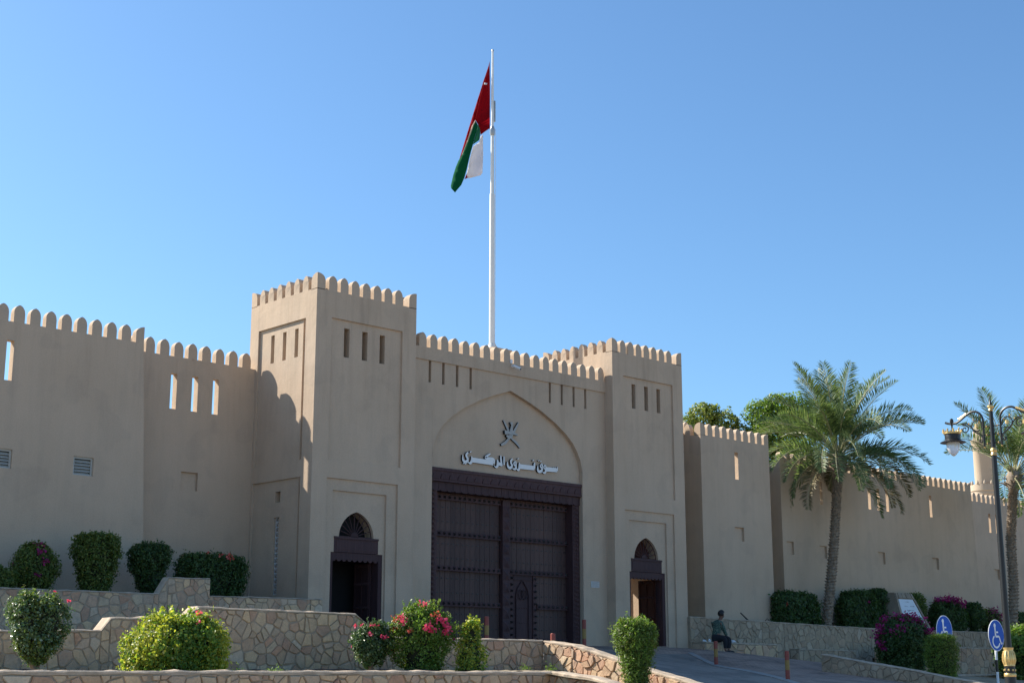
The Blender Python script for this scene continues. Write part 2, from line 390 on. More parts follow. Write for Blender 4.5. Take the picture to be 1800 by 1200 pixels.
# ---- towers (left and right are the same building element, 12.04 m apart)
def tower(dx, label, right=False):
    root = thing('fortress_tower', label, 'tower', (22.76+dx, 32, 0), 'square towers flanking the gate')
    X0, X1, Y0, Y1, ZB, ZT = 0, 3.58, 0, 3.27, 1.4, 11.87
    T = lambda f: (lambda u, z, d: f(u, z, d))
    m = MB()
    o = lambda a, b_, c, d, e: (a-22.76, b_-22.76, c, d, e)
    feats = [o(23.29, 25.83, 7.11, 11.1, .06), o(23.27, 25.75, 1.4, 6.62, .055), o(23.52, 25.39, 1.4, 6.3, .11)]
    for s in (23.77, 24.41, 25.04): feats.append(o(s, s+.19, 10.05, 10.88, .5))
    feats += [o(23.50, 25.33, 1.4, 4.63, None), o(23.64, 25.17, 4.6, 5.06, None), o(23.66, 25.15, 5.06, 5.9, 'skip')]
    NS = (0, 0, 0)
    facade(m, FX(0), X0, X1, ZB, ZT, feats, .6, sides=NS)
    for (a_, b_, c_, d_) in ((X0, X1, Y0, Y0+.3), (X0, X1, Y1-.22, Y1), (X0, X0+.22, Y0+.3, Y1-.22), (X1-.22, X1, Y0+.3, Y1-.22)): m.face([(a_, c_, ZT), (b_, c_, ZT), (b_, d_, ZT), (a_, d_, ZT)])
    # pointed arch of the fanlight, cut into the front wall at recess depth .11
    cx, hw, zs, zt = 24.405-22.76, .6, 5.06, 5.76
    arc = [(cx-hw*math.cos(math.pi/2*k/8)*(1-.03*k/8), zs+(zt-zs)*(.90*math.sin(math.pi/2*k/8)+.10*(k/8)**3)) for k in range(9)]
    arc = [(cx-hw, zs)]+arc[1:8]+[(cx, zt)]
    arcr = [(2*cx-u, z) for u, z in arc[::-1][1:]]
    curve = arc+arcr
    a0, a1, zt2 = 23.66-22.76, 25.15-22.76, 5.9
    fn = FX(0)
    m.poly([fn(u, z, .11) for u, z in [(a0, zs), (a0, zt2), (cx, zt2)]+arc[::-1]])
    m.poly([fn(u, z, .11) for u, z in [(cx, zt2), (a1, zt2), (a1, zs)]+arcr[::-1]+[(cx, zt)]])
    for p, q in zip(curve, curve[1:]): m.face([fn(*p, .11), fn(*q, .11), fn(*q, .6), fn(*p, .6)])
    # left side, right side, back, roof, inner faces
    sf = [(.5, 2.84, 7.12, 11.09, .06), (.53, 2.86, 1.4, 6.64, .05)]
    for s in (.92, 1.51, 2.1): sf.append((s, s+.17, 10.05, 10.87, .4))
    sf.append((1.52, 1.78, 6.03, 6.33, .3))
    if not right: sf.append((1.55, 1.78, 3.5, 5.62, .16))
    facade(m, FL(0), Y0, Y1, ZB, ZT, sf, .22, sides=NS)
    facade(m, FR(X1), Y0, Y1, ZB, ZT, sf[:5], .22, sides=NS)
    bf = [(.75, 3.0, 2.2, 4.9, None)] if right else []
    facade(m, FB(Y1), X0, X1, ZB, ZT, bf, .22, sides=NS)
    m.box(X0+.1, X1-.1, Y0+.1, Y1-.1, 11.45, 11.6); m.box(X0+.1, X1-.1, Y0+.35, Y1-.1, 6.9, 7.05)
    body = m.build('tower_body', PLASTER, root)
    if not right:
        k = MB(); k.box(.10, .13, 1.555, 1.57, 3.5, 5.62); k.box(.10, .13, 1.76, 1.775, 3.5, 5.62)
        for i in range(15):
            z = 3.5+i*.141; k.box(.105, .125, 1.57, 1.76, z, z+.04)
            k.tube([(.115, 1.58, z+.04), (.115, 1.75, z+.141)], .012, 5)
        k.build('lattice', plain('lattice_plaster', (.50, .48, .45), .8), root)
    # teeth: corner pieces and seven between on every side
    h = .445
    for (xx, yy, an) in ((X0, Y0, 0), (X1, Y0, math.pi/2), (X1, Y1, math.pi), (X0, Y1, -math.pi/2)):
        pass
    L_ = X1-X0; p = (L_-2*.28+.14)/8
    for k in range(7): merlon(root, X0+.28+.14-.14/2-.0+(.5+k)*p+.0, Y0, ZT, 0, .285)
    for k in range(7): merlon(root, X0+.35+(.5+k)*p, Y1, ZT, math.pi, .285)
    W_ = Y1-Y0; q = (W_-2*.28+.14)/7.5
    q = (W_-.7)/6.0
    for k in range(6): merlon(root, X0, Y0+.35+(.5+k)*q, ZT, -math.pi/2, .27)
    for k in range(6): merlon(root, X1, Y0+.35+(.5+k)*q, ZT, math.pi/2, .27)
    for (xx, yy, an) in ((X0, Y0, 0), (X1, Y0, math.pi/2), (X1, Y1, math.pi), (X0, Y1, -math.pi/2)):
        mk = ('corner',)
        if mk not in MCACHE:
            c = MB(); N_ = 8; wd_ = .28; gs = [wd_*i/N_ for i in range(N_+1)]
            def ph(u):
                q = min(1, u/wd_); return h*.58+h*.42*math.sqrt(max(0, 1-q**2.2)) if q < .999 else h*.58
            hh = lambda x, y: min(ph(x), ph(y))
            for i in range(N_):
                for j in range(N_): c.face([(gs[i], gs[j], hh(gs[i], gs[j])), (gs[i+1], gs[j], hh(gs[i+1], gs[j])), (gs[i+1], gs[j+1], hh(gs[i+1], gs[j+1])), (gs[i], gs[j+1], hh(gs[i], gs[j+1]))])
            for i in range(N_):
                for e in (0, N_):
                    c.face([(gs[i], gs[e], -.02), (gs[i+1], gs[e], -.02), (gs[i+1], gs[e], hh(gs[i+1], gs[e])), (gs[i], gs[e], hh(gs[i], gs[e]))])
                    c.face([(gs[e], gs[i], -.02), (gs[e], gs[i+1], -.02), (gs[e], gs[i+1], hh(gs[e], gs[i+1])), (gs[e], gs[i], hh(gs[e], gs[i]))])
            MCACHE[mk] = c.mesh('merlon', [PLASTER], True)
        link('merlon', MCACHE[mk], root, loc=(xx, yy, ZT), rotz=an)
    # ---- door: carved frame, panel over it, fanlight, two leaves folded inwards
    d = link('side_door', None, root); DY = .13
    jx0, jx1 = 23.50-22.76, 25.33-22.76
    def part(name, mb, mat, par=d, **kw): return mb.build(name, mat, par, **kw)
    f = MB()
    f.box(jx0, jx0+.13, DY, DY+.3, 1.9, 4.63); part('jamb', f, WOOD)
    f = MB(); f.box(jx1-.13, jx1, DY, DY+.3, 1.9, 4.63); part('jamb', f, WOOD)
    f = MB(); f.box(jx0+.13, jx1-.13, DY+.005, DY+.28, 4.44, 4.63)
    for k in range(9):
        u = jx0+.17+k*.18
        f.prism([(u+.07*math.cos(a), 4.44+.0-.05*math.sin(a)) for a in np.linspace(0, math.pi, 7)], lambda u_, z_, d_: (u_, DY+d_, z_), .01, .08)
    part('lintel', f, WOOD)
    f = MB(); f.box(jx0+.14, jx1-.16, DY-.02, DY+.2, 4.64, 5.03); f.box(jx0+.14, jx1-.16, DY-.05, DY-.02, 5.0, 5.055); f.box(jx0+.22, jx1-.24, DY-.03, DY-.02, 4.7, 4.95)
    part('over_panel', f, WOOD)
    f = MB(); hub = (cx, 5.08)
    f.prism([(hub[0]+.13*math.cos(a), hub[1]+.13*math.sin(a)) for a in np.linspace(0, math.pi, 10)], lambda u, z_, d_: (u, .2+d_, z_), 0, .06)
    part('fan_hub', f, WOOD)
    for k in range(9):
        a = math.pi*(k+1)/10
        # reach the arch
        rr = .5
        for s in np.linspace(.2, 1, 60):
            u, z_ = hub[0]+s*math.cos(a), hub[1]+s*math.sin(a)
            t_ = abs(u-cx)/hw
            if t_ >= 1: break
            kk = math.acos(min(1, t_))/(math.pi/2); top = zs+(zt-zs)*(.9*math.sin(math.pi/2*kk)+.1*kk**3)
            if z_ > top: break
            rr = s
        f = MB(); f.tube([(hub[0]+.1*math.cos(a), .225, hub[1]+.1*math.sin(a)), (hub[0]+rr*math.cos(a), .225, hub[1]+rr*math.sin(a))], .014, 6)
        part('fan_spoke', f, WOOD)
    f = MB(); f.tube([(u, .22, z_) for u, z_ in curve[:9]], .02, 6, cap=False); f.tube([(u, .22, z_) for u, z_ in curve[8:]], .02, 6, cap=False); f.box(cx-hw, cx+hw, .2, .26, 5.05, 5.09)
    part('fan_rim', f, WOOD)
    f = MB(); f.box(cx-hw, cx+hw, .5, .52, 5.0, 5.8); part('fan_backing', f, DARK) if not right else part('fan_backing', f, WOOD_RED)
    for side in (0, 1):
        lf = MB(); xh = jx0+.14 if side == 0 else jx1-.19
        lf.box(xh, xh+.05, DY+.3, DY+1.02, 2.26, 4.42)
        WR = WOOD_RED if right else WOOD  # left leaves get the darker wood to imitate a dim doorway
        leaf = lf.build('door_leaf', WR, d)
        r_ = MB()
        for z_ in (2.5, 3.15, 3.8, 4.3): r_.box(xh-.02 if side else xh+.05, xh if side else xh+.07, DY+.32, DY+1.0, z_, z_+.09)
        for i in range(3): r_.box(xh-.012 if side else xh+.05, xh if side else xh+.062, DY+.34+i*.3, DY+.37+i*.3, 2.3, 4.4)
        r_.build('rail', WR, leaf)
        s_ = MB()
        for z_ in (2.5, 3.15, 3.8, 4.3):
            for i in range(7):
                yy = DY+.37+i*.095; xx = xh-.02 if side else xh+.07; e = -.03 if side else .03
                s_.poly([(xx, yy-.025, z_+.02), (xx, yy+.025, z_+.02), (xx+e, yy, z_+.045)]); s_.poly([(xx, yy-.025, z_+.07), (xx, yy+.025, z_+.07), (xx+e, yy, z_+.045)])
                s_.poly([(xx, yy-.025, z_+.02), (xx, yy-.025, z_+.07), (xx+e, yy, z_+.045)]); s_.poly([(xx, yy+.025, z_+.02), (xx, yy+.025, z_+.07), (xx+e, yy, z_+.045)])
        s_.build('stud', WOOD, leaf, kind='stuff')
    st = MB(); st.box(jx0-.02, jx1+.02, .02, .6, 1.9, 2.24); st.build('threshold', PAVER, d)
    fl = MB(); fl.box(.2, 3.4, .6, 3.1, 1.9, 2.22); fl.build('passage_floor', PAVER, root)
    if not right:
        q_ = MB(); q_.box(.28, 3.3, 1.45, 1.5, 2.2, 6.8); q_.box(.3, .33, .62, 1.45, 2.2, 6.8); q_.box(3.25, 3.28, .62, 1.45, 2.2, 6.8); q_.build('unlit_passage_panel', DARK, root)  # near-black panels put the darkness of the deep passage into colour
    return root
tower(0, 'square crenellated mud plaster tower left of the big gate, its side face catching the sun')
tower(12.04, 'square crenellated mud plaster tower right of the big gate with an open red door inside', True)

# ---- gatehouse between the towers
gh = thing('gatehouse', 'crenellated gatehouse front with pointed arch recess and big dark wooden gate', 'gatehouse', (0, 0, 0))
GY = 32.32
m = MB()
ZC = 10.49
m.box(26.34, 34.8, GY, GY+.22, ZC, 10.87)                                       # proud parapet band
lw = GY+.045
slots = [27.14, 27.67, 28.22, 28.77, 32.18, 32.72, 33.27, 33.82]
half = [(27.32, 7.4), (27.315, 7.72), (27.40, 8.09), (27.54, 8.35), (27.72, 8.6), (28.05, 8.89), (28.53, 9.2), (29.19, 9.53), (29.78, 9.76), (30.2, 9.90), (30.505, 10.0)]
XC = 30.505
zb = 1.4
facade(m, FX(lw), 26.34, 34.8, zb, ZC, [(s, s+.10, 9.83, ZC, .14) for s in slots]+[(27.32, 33.69, 1.4, 7.4, 'skip'), (27.32, 33.69, 7.4, 9.83, 'skip'), (28.9, 2*XC-28.9, 9.83, 10.12, 'skip')], .5, back=False)
fn = FX(lw)
hr = [(2*XC-u, z) for u, z in half[::-1][1:]]
# spandrels: the corner blocks are split at the narrower slot band above 9.83
lo = [p for p in half if p[1] <= 9.84]; hi = [p for p in half if p[1] >= 9.7]
ux = 29.78+(9.83-9.76)/(9.90-9.76)*.42
m.poly([fn(u, z, 0) for u, z in [(27.32, 7.4), (27.32, 9.83), (28.9, 9.83), (ux, 9.83)]+[p for p in half if p[1] < 9.83][::-1]][:-1] if False else [fn(u, z, 0) for u, z in [(27.32, 9.83), (ux, 9.83)]+[p for p in half if p[1] < 9.83][::-1]])
m.poly([fn(2*XC-u, z, 0) for u, z in [(27.32, 9.83), (ux, 9.83)]+[p for p in half if p[1] < 9.83][::-1]])
m.poly([fn(u, z, 0) for u, z in [(28.9, 9.83), (28.9, 10.12), (XC, 10.12), (XC, 10.0), (30.2, 9.9), (ux, 9.83)]])
m.poly([fn(2*XC-u, z, 0) for u, z in [(28.9, 9.83), (28.9, 10.12), (XC, 10.12), (XC, 10.0), (30.2, 9.9), (ux, 9.83)]])
RD = .5-.045-.045+.0
curve = [(27.32, 1.4)]+half+hr+[(33.69, 1.4)]
for p, q in zip(curve, curve[1:]): m.face([fn(*p, 0), fn(*q, 0), fn(*q, .5), fn(*p, .5)])
back = GY+.185                                                                  # tympanum plane
m.box(27.2, 33.8, back, back+.4, 7.0, 10.2)
m.box(27.2, 33.8, GY+.75, GY+.8, 1.4, 7.0)
m.box(26.34, 34.8, GY+.02, GY+.5, 10.0, ZC) if False else None
m.box(26.34, 34.8, GY+.22, GY+6.2, 10.3, 10.45)                                 # roof
m.box(26.34, 34.8, GY+6.0, GY+6.2, 1.4, 10.3)
m.build('gatehouse_wall', PLASTER, gh)
for k in range(19): merlon(gh, 26.87+k*(34.59-26.87)/18, GY, 10.87, 0, .28)
rb = MB(); rb.box(33.05, 33.95, 35.95, 37.6, 10.45, 12.38); rb.build('roof_plinth', PLASTER, gh)
# timber of the gate
gd = link('main_gate', None, gh)
f = MB(); f.box(27.335, 33.675, GY+.09, GY+.3, 6.95, 7.33); f.box(27.335, 33.675, GY+.06, GY+.1, 7.24, 7.33); f.box(27.335, 33.675, GY+.07, GY+.1, 6.93, 6.98)
lint = f.build('lintel', WOOD, gd)
f = MB()
for k in range(19):
    u = 27.5+k*.3333
    f.prism([(u+.14*math.cos(a), 7.0+.17*math.sin(a)) for a in np.linspace(0, math.pi, 9)], lambda a, b_, d: (a, GY+.07+d, b_), 0, .03)
f.build('carved_scallop', WOOD, lint, kind='stuff')
f = MB(); f.box(27.335, 33.675, GY+.16, GY+.5, 6.66, 6.93)
bm_ = f.build('lower_beam', WOOD, gd)
f = MB()
for k in range(22):
    u = 27.55+k*.282
    f.prism([(u+.11*math.cos(a), 6.68-.035*math.sin(a)) for a in np.linspace(0, math.pi, 7)], lambda a, b_, d: (a, GY+.13+d, b_), 0, .04)
    f.tube([(u+.14, GY+.16, 6.7), (u+.14, GY+.16, 6.9)], .012, 4)
f.build('carving', WOOD, bm_, kind='stuff')
for (a, c) in ((27.335, 27.66), (33.37, 33.675)):
    f = MB(); f.box(a, c, GY+.2, GY+.74, 1.9, 6.66); j = f.build('jamb', WOOD, gd)
    f = MB()
    for k in range(30):
        z = 2.3+k*.145; f.box(a+.05, c-.05, GY+.185, GY+.2, z, z+.1); f.tube([((a+c)/2, GY+.17, z+.02), ((a+c)/2, GY+.17, z+.08)], .05, 5)
    f.build('carving', WOOD, j, kind='stuff')
LY = GY+.52
def leaf(x0, x1, wicket=None):
    lf = link('gate_leaf', None, gd)
    n = round((x1-x0)/.2); wd = (x1-x0)/n
    pl = {}
    for k in range(n):
        a = x0+k*wd
        if wicket and wicket[0]-.15 < a+wd/2 < wicket[1]+.12: zlo = 4.45
        else: zlo = 2.15
        key = zlo
        if key not in pl:
            f = MB(); f.box(.005, wd-.005, 0, .05, zlo, 6.70)
            me = f.mesh('plank', [WOOD_PLANK]); pl[key] = me
        link('plank', pl[key], lf, loc=(a, LY+random.uniform(-.004, .004), 0))
    f = MB(); f.box(x0, x1, LY+.056, LY+.09, 2.15, 6.70); f.build('backing', DARK, lf)
    zr = [6.53, 5.45, 4.44, 3.41, 2.38]
    for z in zr:
        a, c = x0, x1
        if wicket and z < 4.3: a = wicket[1]+.15
        f = MB(); f.box(a+.01, c-.01, LY-.075, LY-.006, z-.07, z+.07); f.box(a+.01, c-.01, LY-.10, LY-.075, z-.085, z-.055)
        f.build('rail', WOOD, lf)
    s = MB(); nn = MB()
    def stud(x, z, r=.042):
        t_ = (x, LY-.15, z); q_ = [(x-r, LY-.074, z-r), (x+r, LY-.074, z-r), (x+r, LY-.074, z+r), (x-r, LY-.074, z+r)]
        for i in range(4): s.face([q_[i], q_[(i+1) % 4], t_])
    for z in zr:
        k = x0+.1
        while k < x1-.05:
            if not (wicket and z < 4.3 and k < wicket[1]+.17): stud(k, z)
            k += .2
    for zt in zr:
        for dz in (-.3, -.72):
            k = x0+.1
            while k < x1-.05:
                if not (wicket and zt+dz < 4.4 and k < wicket[1]+.2): nn.box(k-.035, k+.035, LY-.015, LY, zt+dz-.014, zt+dz+.014)
                k += .2
    if wicket:
        for xv in (wicket[0]-.06, wicket[1]+.075):
            f = MB(); f.box(xv-.07, xv+.07, LY-.045, LY, 2.2, 4.37); f.build('stile', WOOD, lf)
            for i in range(11): stud(xv, 2.35+i*.19, .035)
    s.build('stud', STUD, lf, kind='stuff'); nn.build('nail', STUD, lf, kind='stuff')
    return lf
leaf(27.66, 30.45)
W = (30.98, 31.86)
rl = leaf(30.8, 33.37, W)
f = MB(); f.box(30.48, 30.79, LY-.14, LY+.02, 2.15, 6.62); ast = f.build('meeting_post', WOOD, gd)
f = MB()
for k in range(11):
    z = 2.4+k*.385
    for (dz, hh) in ((0, .16),):
        q_ = [(30.5, LY-.14, z-hh), (30.77, LY-.14, z-hh), (30.77, LY-.14, z+hh), (30.5, LY-.14, z+hh)]; t_ = (30.635, LY-.2, z)
        for i in range(4): f.face([q_[i], q_[(i+1) % 4], t_])
f.build('carved_boss', WOOD, ast, kind='stuff')
wk = MB(); wk.box(W[0], W[1], LY-.01, LY+.05, 2.2, 4.42); wd_ = wk.build('wicket_door', WOOD, rl)
# (wicket trim is joined into one carving so that nothing sits a fourth level down)
wk = MB(); cxw = (W[0]+W[1])/2
ar = [(cxw-.27, 2.4), (cxw-.27, 3.72), (cxw-.22, 3.92), (cxw-.1, 4.08), (cxw, 4.2), (cxw+.1, 4.08), (cxw+.22, 3.92), (cxw+.27, 3.72), (cxw+.27, 2.4)]
wk.tube([(x, LY-.03, z) for x, z in ar], .026, 6)
for sx in (-.075, .075):
    wk.tube([(cxw+sx+.1*math.cos(a), LY-.05, 3.76+.14*math.sin(a)) for a in np.linspace(0, 2*math.pi, 17)], .016, 6)
for z in (2.9, 3.35): 
    for i in range(5): wk.box(cxw-.2+i*.1-.02, cxw-.2+i*.1+.02, LY-.025, LY-.01, z-.01, z+.01)
wk.box(W[0]+.04, W[1]-.04, LY-.04, LY-.005, 4.2, 4.425); wk.box(W[0]+.04, W[1]-.04, LY-.04, LY-.01, 2.22, 2.34)
wk.build('wicket_moulding', WOOD, rl)

# ---- curtain walls
def wall(name_label, x0, x1, Y, zt, feats, nm, m0, m1, fnm=None, lean=0, cat='wall', zb=1.4):
    root = thing('fortress_wall', name_label, cat, (x0, Y, 0), 'crenellated fortress walls')
    m = MB(); facade(m, FX(0), 0, x1-x0, zb, zt, [(a-x0, b_-x0, c, d, e) for a, b_, c, d, e in feats], .22)
    m.box(.02, x1-x0-.02, .22, 1.3, zb, 7.8)
    if lean:
        for i, v in enumerate(m.v):
            if v[0] > x1-x0-.05: m.v[i] = (v[0]+(zt-v[2])*lean, v[1], v[2])
    m.build('wall_body', PLASTER, root)
    for k in range(nm): merlon(root, m0+(m1-m0)*k/(nm-1)-x0, 0, zt, 0, .28 if nm > 2 else .3)
    return root
def louvre(root, x0, x1, z0, z1, Y):
    o = link('louvred_vent', None, root)
    f = MB(); t_ = .05
    f.box(x0, x1, Y+.05, Y+.1, z1-t_, z1); f.box(x0, x1, Y+.05, Y+.1, z0, z0+t_*.6); f.box(x0, x0+t_, Y+.05, Y+.1, z0+t_*.6, z1-t_); f.box(x1-t_, x1, Y+.05, Y+.1, z0+t_*.6, z1-t_)
    f.build('frame', ALU, o)
    f = MB(); f.box(x0, x1, Y+.15, Y+.16, z0, z1); f.build('backing', DARK, o)
    n = 5; hh = (z1-z0-.08)/n
    for i in range(n):
        z = z0+.03+i*hh
        f = MB(); f.face([(x0+t_, Y+.06, z), (x1-t_, Y+.06, z), (x1-t_, Y+.12, z+hh*.8), (x0+t_, Y+.12, z+hh*.8)])
        f.face([(x0+t_, Y+.06, z), (x1-t_, Y+.06, z), (x1-t_, Y+.06, z-.012), (x0+t_, Y+.06, z-.012)]); f.build('slat', ALU, o)
    return o
SL = .19
w1 = wall('tall crenellated fortress wall at the left edge with one sky slit and two louvred vents', 5, 18.66, 34.05, 9.98,
     [(14.91, 15.10, 8.49, 9.5, None), (16.88, 17.43, 6.32, 6.79, .16), (14.7, 15.26, 6.32, 6.79, .16)], 31, 14.76-.4225*22, 18.14, lean=.058)
merlon(w1, 18.66-5, 0, 9.98, 0, .24, half=1)
rw = MB(); rw.box(13.42, 13.65, .222, .9, 7.8, 9.975); rw.build('return_wall', PLASTER, w1)  # hidden return, added so sun cannot pass between the two walls
louvre(w1, 16.88-5, 17.43-5, 6.32, 6.79, 0); louvre(w1, 14.7-5, 15.26-5, 6.32, 6.79, 0)
wall('crenellated fortress wall with three narrow sky slits beside the left tower', 18.4, 22.8, 34.95, 9.98,
     [(20.04, 20.23, 8.51, 9.5, None), (20.71, 20.9, 8.51, 9.5, None), (21.38, 21.57, 8.51, 9.51, None), (20.5, 21.03, 6.31, 6.81, .09)], 9, 19.36-.443, 22.46)
wall('short dark recessed fortress wall strip right of the right tower', 38.3, 41.2, 34.0, 9.98, [], 6, 38.6, 40.98)
# bastion
bs = thing('fortress_wall', 'projecting crenellated bastion with one sunlit slit right of the right tower', 'bastion', (40.78, 33.2, 0), 'crenellated fortress walls')
m = MB(); L_ = 44.86-40.78
facade(m, FX(0), 0, L_, 1.4, 9.84, [(42.75-40.78, 42.95-40.78, 8.37, 9.38, None), (42.62-40.78, 43.17-40.78, 6.09, 6.6, .09)], .26)
facade(m, FL(0), 0.261, 1.0, 1.4, 9.838, [], .22); facade(m, FR(L_), .261, 1.6, 1.4, 9.838, [], .22)
m.box(.22, L_-.22, .26, 1.5, 1.4, 7.8); m.build('wall_body', PLASTER, bs)
link('merlon', MCACHE[('corner',)], bs, loc=(0, 0, 9.84)); merlon(bs, L_, 0, 9.84, 0, .28, half=1)
for k in range(8): merlon(bs, .28+.14+(.5+k)*(L_-.56-.14)/8-.07, 0, 9.84, 0, .29)
merlon(bs, 0, .62, 9.84, -math.pi/2, .27)
# long wall with its angled first bay
cw = thing('fortress_wall', 'long crenellated fortress wall behind the tall date palm', 'wall', (46.7, 34.05, 0), 'crenellated fortress walls')
m = MB(); x0 = 46.7; L_ = 61.40-x0
fe = [(49.33, 49.53, 8.0, 8.93, None), (52.83, 53.03, 8.06, 8.98, None), (53.52, 53.72, 8.06, 8.98, None), (54.2, 54.4, 8.06, 9.0, None), (57.7, 57.9, 8.06, 9.02, None), (50.05, 50.25, 8.0, 8.95, None) ]
fe = fe[:5]
sq = [(46.95, 47.42, 5.87, 6.38), (49.15, 49.66, 5.83, 6.33), (53.36, 53.9, 5.8, 6.3), (57.65, 58.2, 5.77, 6.27)]
facade(m, FX(0), 0, L_, 1.4, 9.47, [(a-x0, b_-x0, c, d, e) for a, b_, c, d, e in fe]+[(a-x0, b_-x0, c, d, .09) for a, b_, c, d in sq], .3)
m.box(.02, L_-.02, .3, 1.3, 1.4, 7.8)
facade(m, FL(0), .301, .9, 1.4, 9.468, [], .22, sides=(0, 0, 1))
facade(m, lambda u, z, d: (44.5-x0+u, .72+d, z), 0, x0-44.5+.21, 1.4, 9.80, [], .3)
for i, v in enumerate(m.v):
    if v[0] > L_-.05 and v[1] < .5: m.v[i] = (v[0]+(9.47-v[2])*.045, v[1], v[2])
m.build('wall_body', PLASTER, cw)
for k in range(33): merlon(cw, .15+k*.443, 0, 9.47, 0, .28, .43)
merlon(cw, L_, 0, 9.47, 0, .24, .43, half=1)
for k in range(6): merlon(cw, 44.62-x0+k*.443, .72, 9.80, 0, .28, .43)
fa = thing('fortress_wall', 'far right end of the fortress wall, set back behind the second palm', 'wall', (61.2, 35.9, 0), 'crenellated fortress walls')
m = MB(); x0 = 61.2
facade(m, FX(0), 0, 34, 1.4, 9.47, [(a-x0, b_-x0, c, d, e) for a, b_, c, d, e in [(66.28, 66.47, 8.02, 8.95, None), (66.95, 67.14, 8.02, 8.95, None), (66.5, 67.0, 5.75, 6.25, .09), (70.4, 70.9, 5.75, 6.25, .09), (70.6, 70.8, 8.02, 8.95, None)]], .3)
m.box(.02, 33.9, .3, 1.3, 1.4, 7.8)
m.build('wall_body', PLASTER, fa)
for k in range(40): merlon(fa, .3+k*.443, 0, 9.47, 0, .28, .43)
# inner courtyard wall seen through the right doorway and slits
iw = MB(); iw.box(0, 26, 0, .3, 0, 5.5); o = iw.build('courtyard_wall', PLASTER, loc=(34, 44, 0))
tag(o, 'plain plaster courtyard wall glimpsed through the open right doorway', 'wall')
# faint stepped turret tops seen just over the long wall
sb = MB(); sb.lathe([(.42, 8.8), (.42, 9.72), (.46, 9.76), (.40, 9.9), (.2, 10.02), (0, 10.05)], 0, 0, 16)
o = sb.build('roof_turret', PLASTER, smooth=True, loc=(52.3, 37.6, .35)); tag(o, 'small domed turret top peeping over the long wall behind the palm crown', 'turret')

# ---- minaret far behind
mn = thing('minaret', 'cream round minaret rising behind the wall at the right edge', 'minaret', (138.3, 75.1, 0))
f = MB(); f.lathe([(.92, 18), (.92, 24.0), (1.02, 24.15), (1.1, 24.45), (1.1, 24.6), (.8, 24.7), (.8, 25.4), (.7, 25.9), (.35, 26.4), (.06, 26.6), (.04, 27.2), (0, 27.3)], 0, 0, 24)
MIN = plain('minaret_render', (.46, .36, .26), .8, var=.06)
f.build('shaft', MIN, mn, smooth=True)
f = MB(); f.lathe([(.95, 0), (.95, 17.8), (1.05, 18.0), (1.05, 18.3), (1.2, 18.45), (1.2, 18.75), (1.32, 18.9), (1.32, 19.15), (1.42, 19.25), (1.42, 19.9), (1.34, 19.9), (1.34, 19.3), (.9, 19.3)], 0, 0, 28)
f.build('gallery', MIN, mn, smooth=True)
for k in range(12):
    a = k*math.pi/6; f = MB(); f.lathe([(.1, 19.9), (.13, 20.0), (.1, 20.15), (.03, 20.3), (0, 20.32)], 1.38*math.cos(a), 1.38*math.sin(a), 8); f.build('finial', MIN, mn)
# ================================================================ STONE WALLS
def clip(poly, nx, ny, c):                     # keep nx*x+ny*y <= c
    out = []; k = len(poly)
    for i in range(k):
        p, q = poly[i], poly[(i+1) % k]
        a, b = nx*p[0]+ny*p[1]-c, nx*q[0]+ny*q[1]-c
        if a <= 0: out.append(p)
        if (a < 0 < b) or (b < 0 < a):
            t = a/(a-b); out.append((p[0]+(q[0]-p[0])*t, p[1]+(q[1]-p[1])*t))
    return out
def area(p): return .5*sum(p[i][0]*p[(i+1) % len(p)][1]-p[(i+1) % len(p)][0]*p[i][1] for i in range(len(p)))
def crazy_stones(outline, size, rng, aspect=1.0):
    """Voronoi crazy paving inside a convex counter-clockwise outline"""
    xs = [p[0] for p in outline]; ys = [p[1] for p in outline]
    pts = []; y = min(ys)-size/2; r = 0
    while y < max(ys)+size:
        x = min(xs)-size+(r % 2)*size*.5
        while x < max(xs)+size:
            
            if rng.random() > .16: pts.append((x+rng.uniform(-.5, .5)*size, y+rng.uniform(-.5, .5)*size*aspect))
            if rng.random() < .14: pts.append((x+rng.uniform(-.5, .5)*size, y+rng.uniform(-.5, .5)*size*aspect))
            x += size
        y += size*aspect; r += 1
    cells = []
    for i, p in enumerate(pts):
        c = list(outline)
        for j, q in enumerate(pts):
            if i == j or (p[0]-q[0])**2+(p[1]-q[1])**2 > (size*3)**2: continue
            nx, ny = q[0]-p[0], q[1]-p[1]
            c = clip(c, nx, ny, (q[0]**2+q[1]**2-p[0]**2-p[1]**2)/2)
            if len(c) < 3: break
        if len(c) >= 3 and area(c) > size*size*.03: cells.append(c)
    return cells
def inset(poly, d):
    c = list(poly); k = len(poly)
    for i in range(k):
        p, q = poly[i], poly[(i+1) % k]; ex, ey = q[0]-p[0], q[1]-p[1]; l = math.hypot(ex, ey)
        if l < 1e-4: continue
        nx, ny = ey/l, -ex/l                   # outward for ccw
        c = clip(c, nx, ny, nx*p[0]+ny*p[1]-d)
        if len(c) < 3: return None
    return c
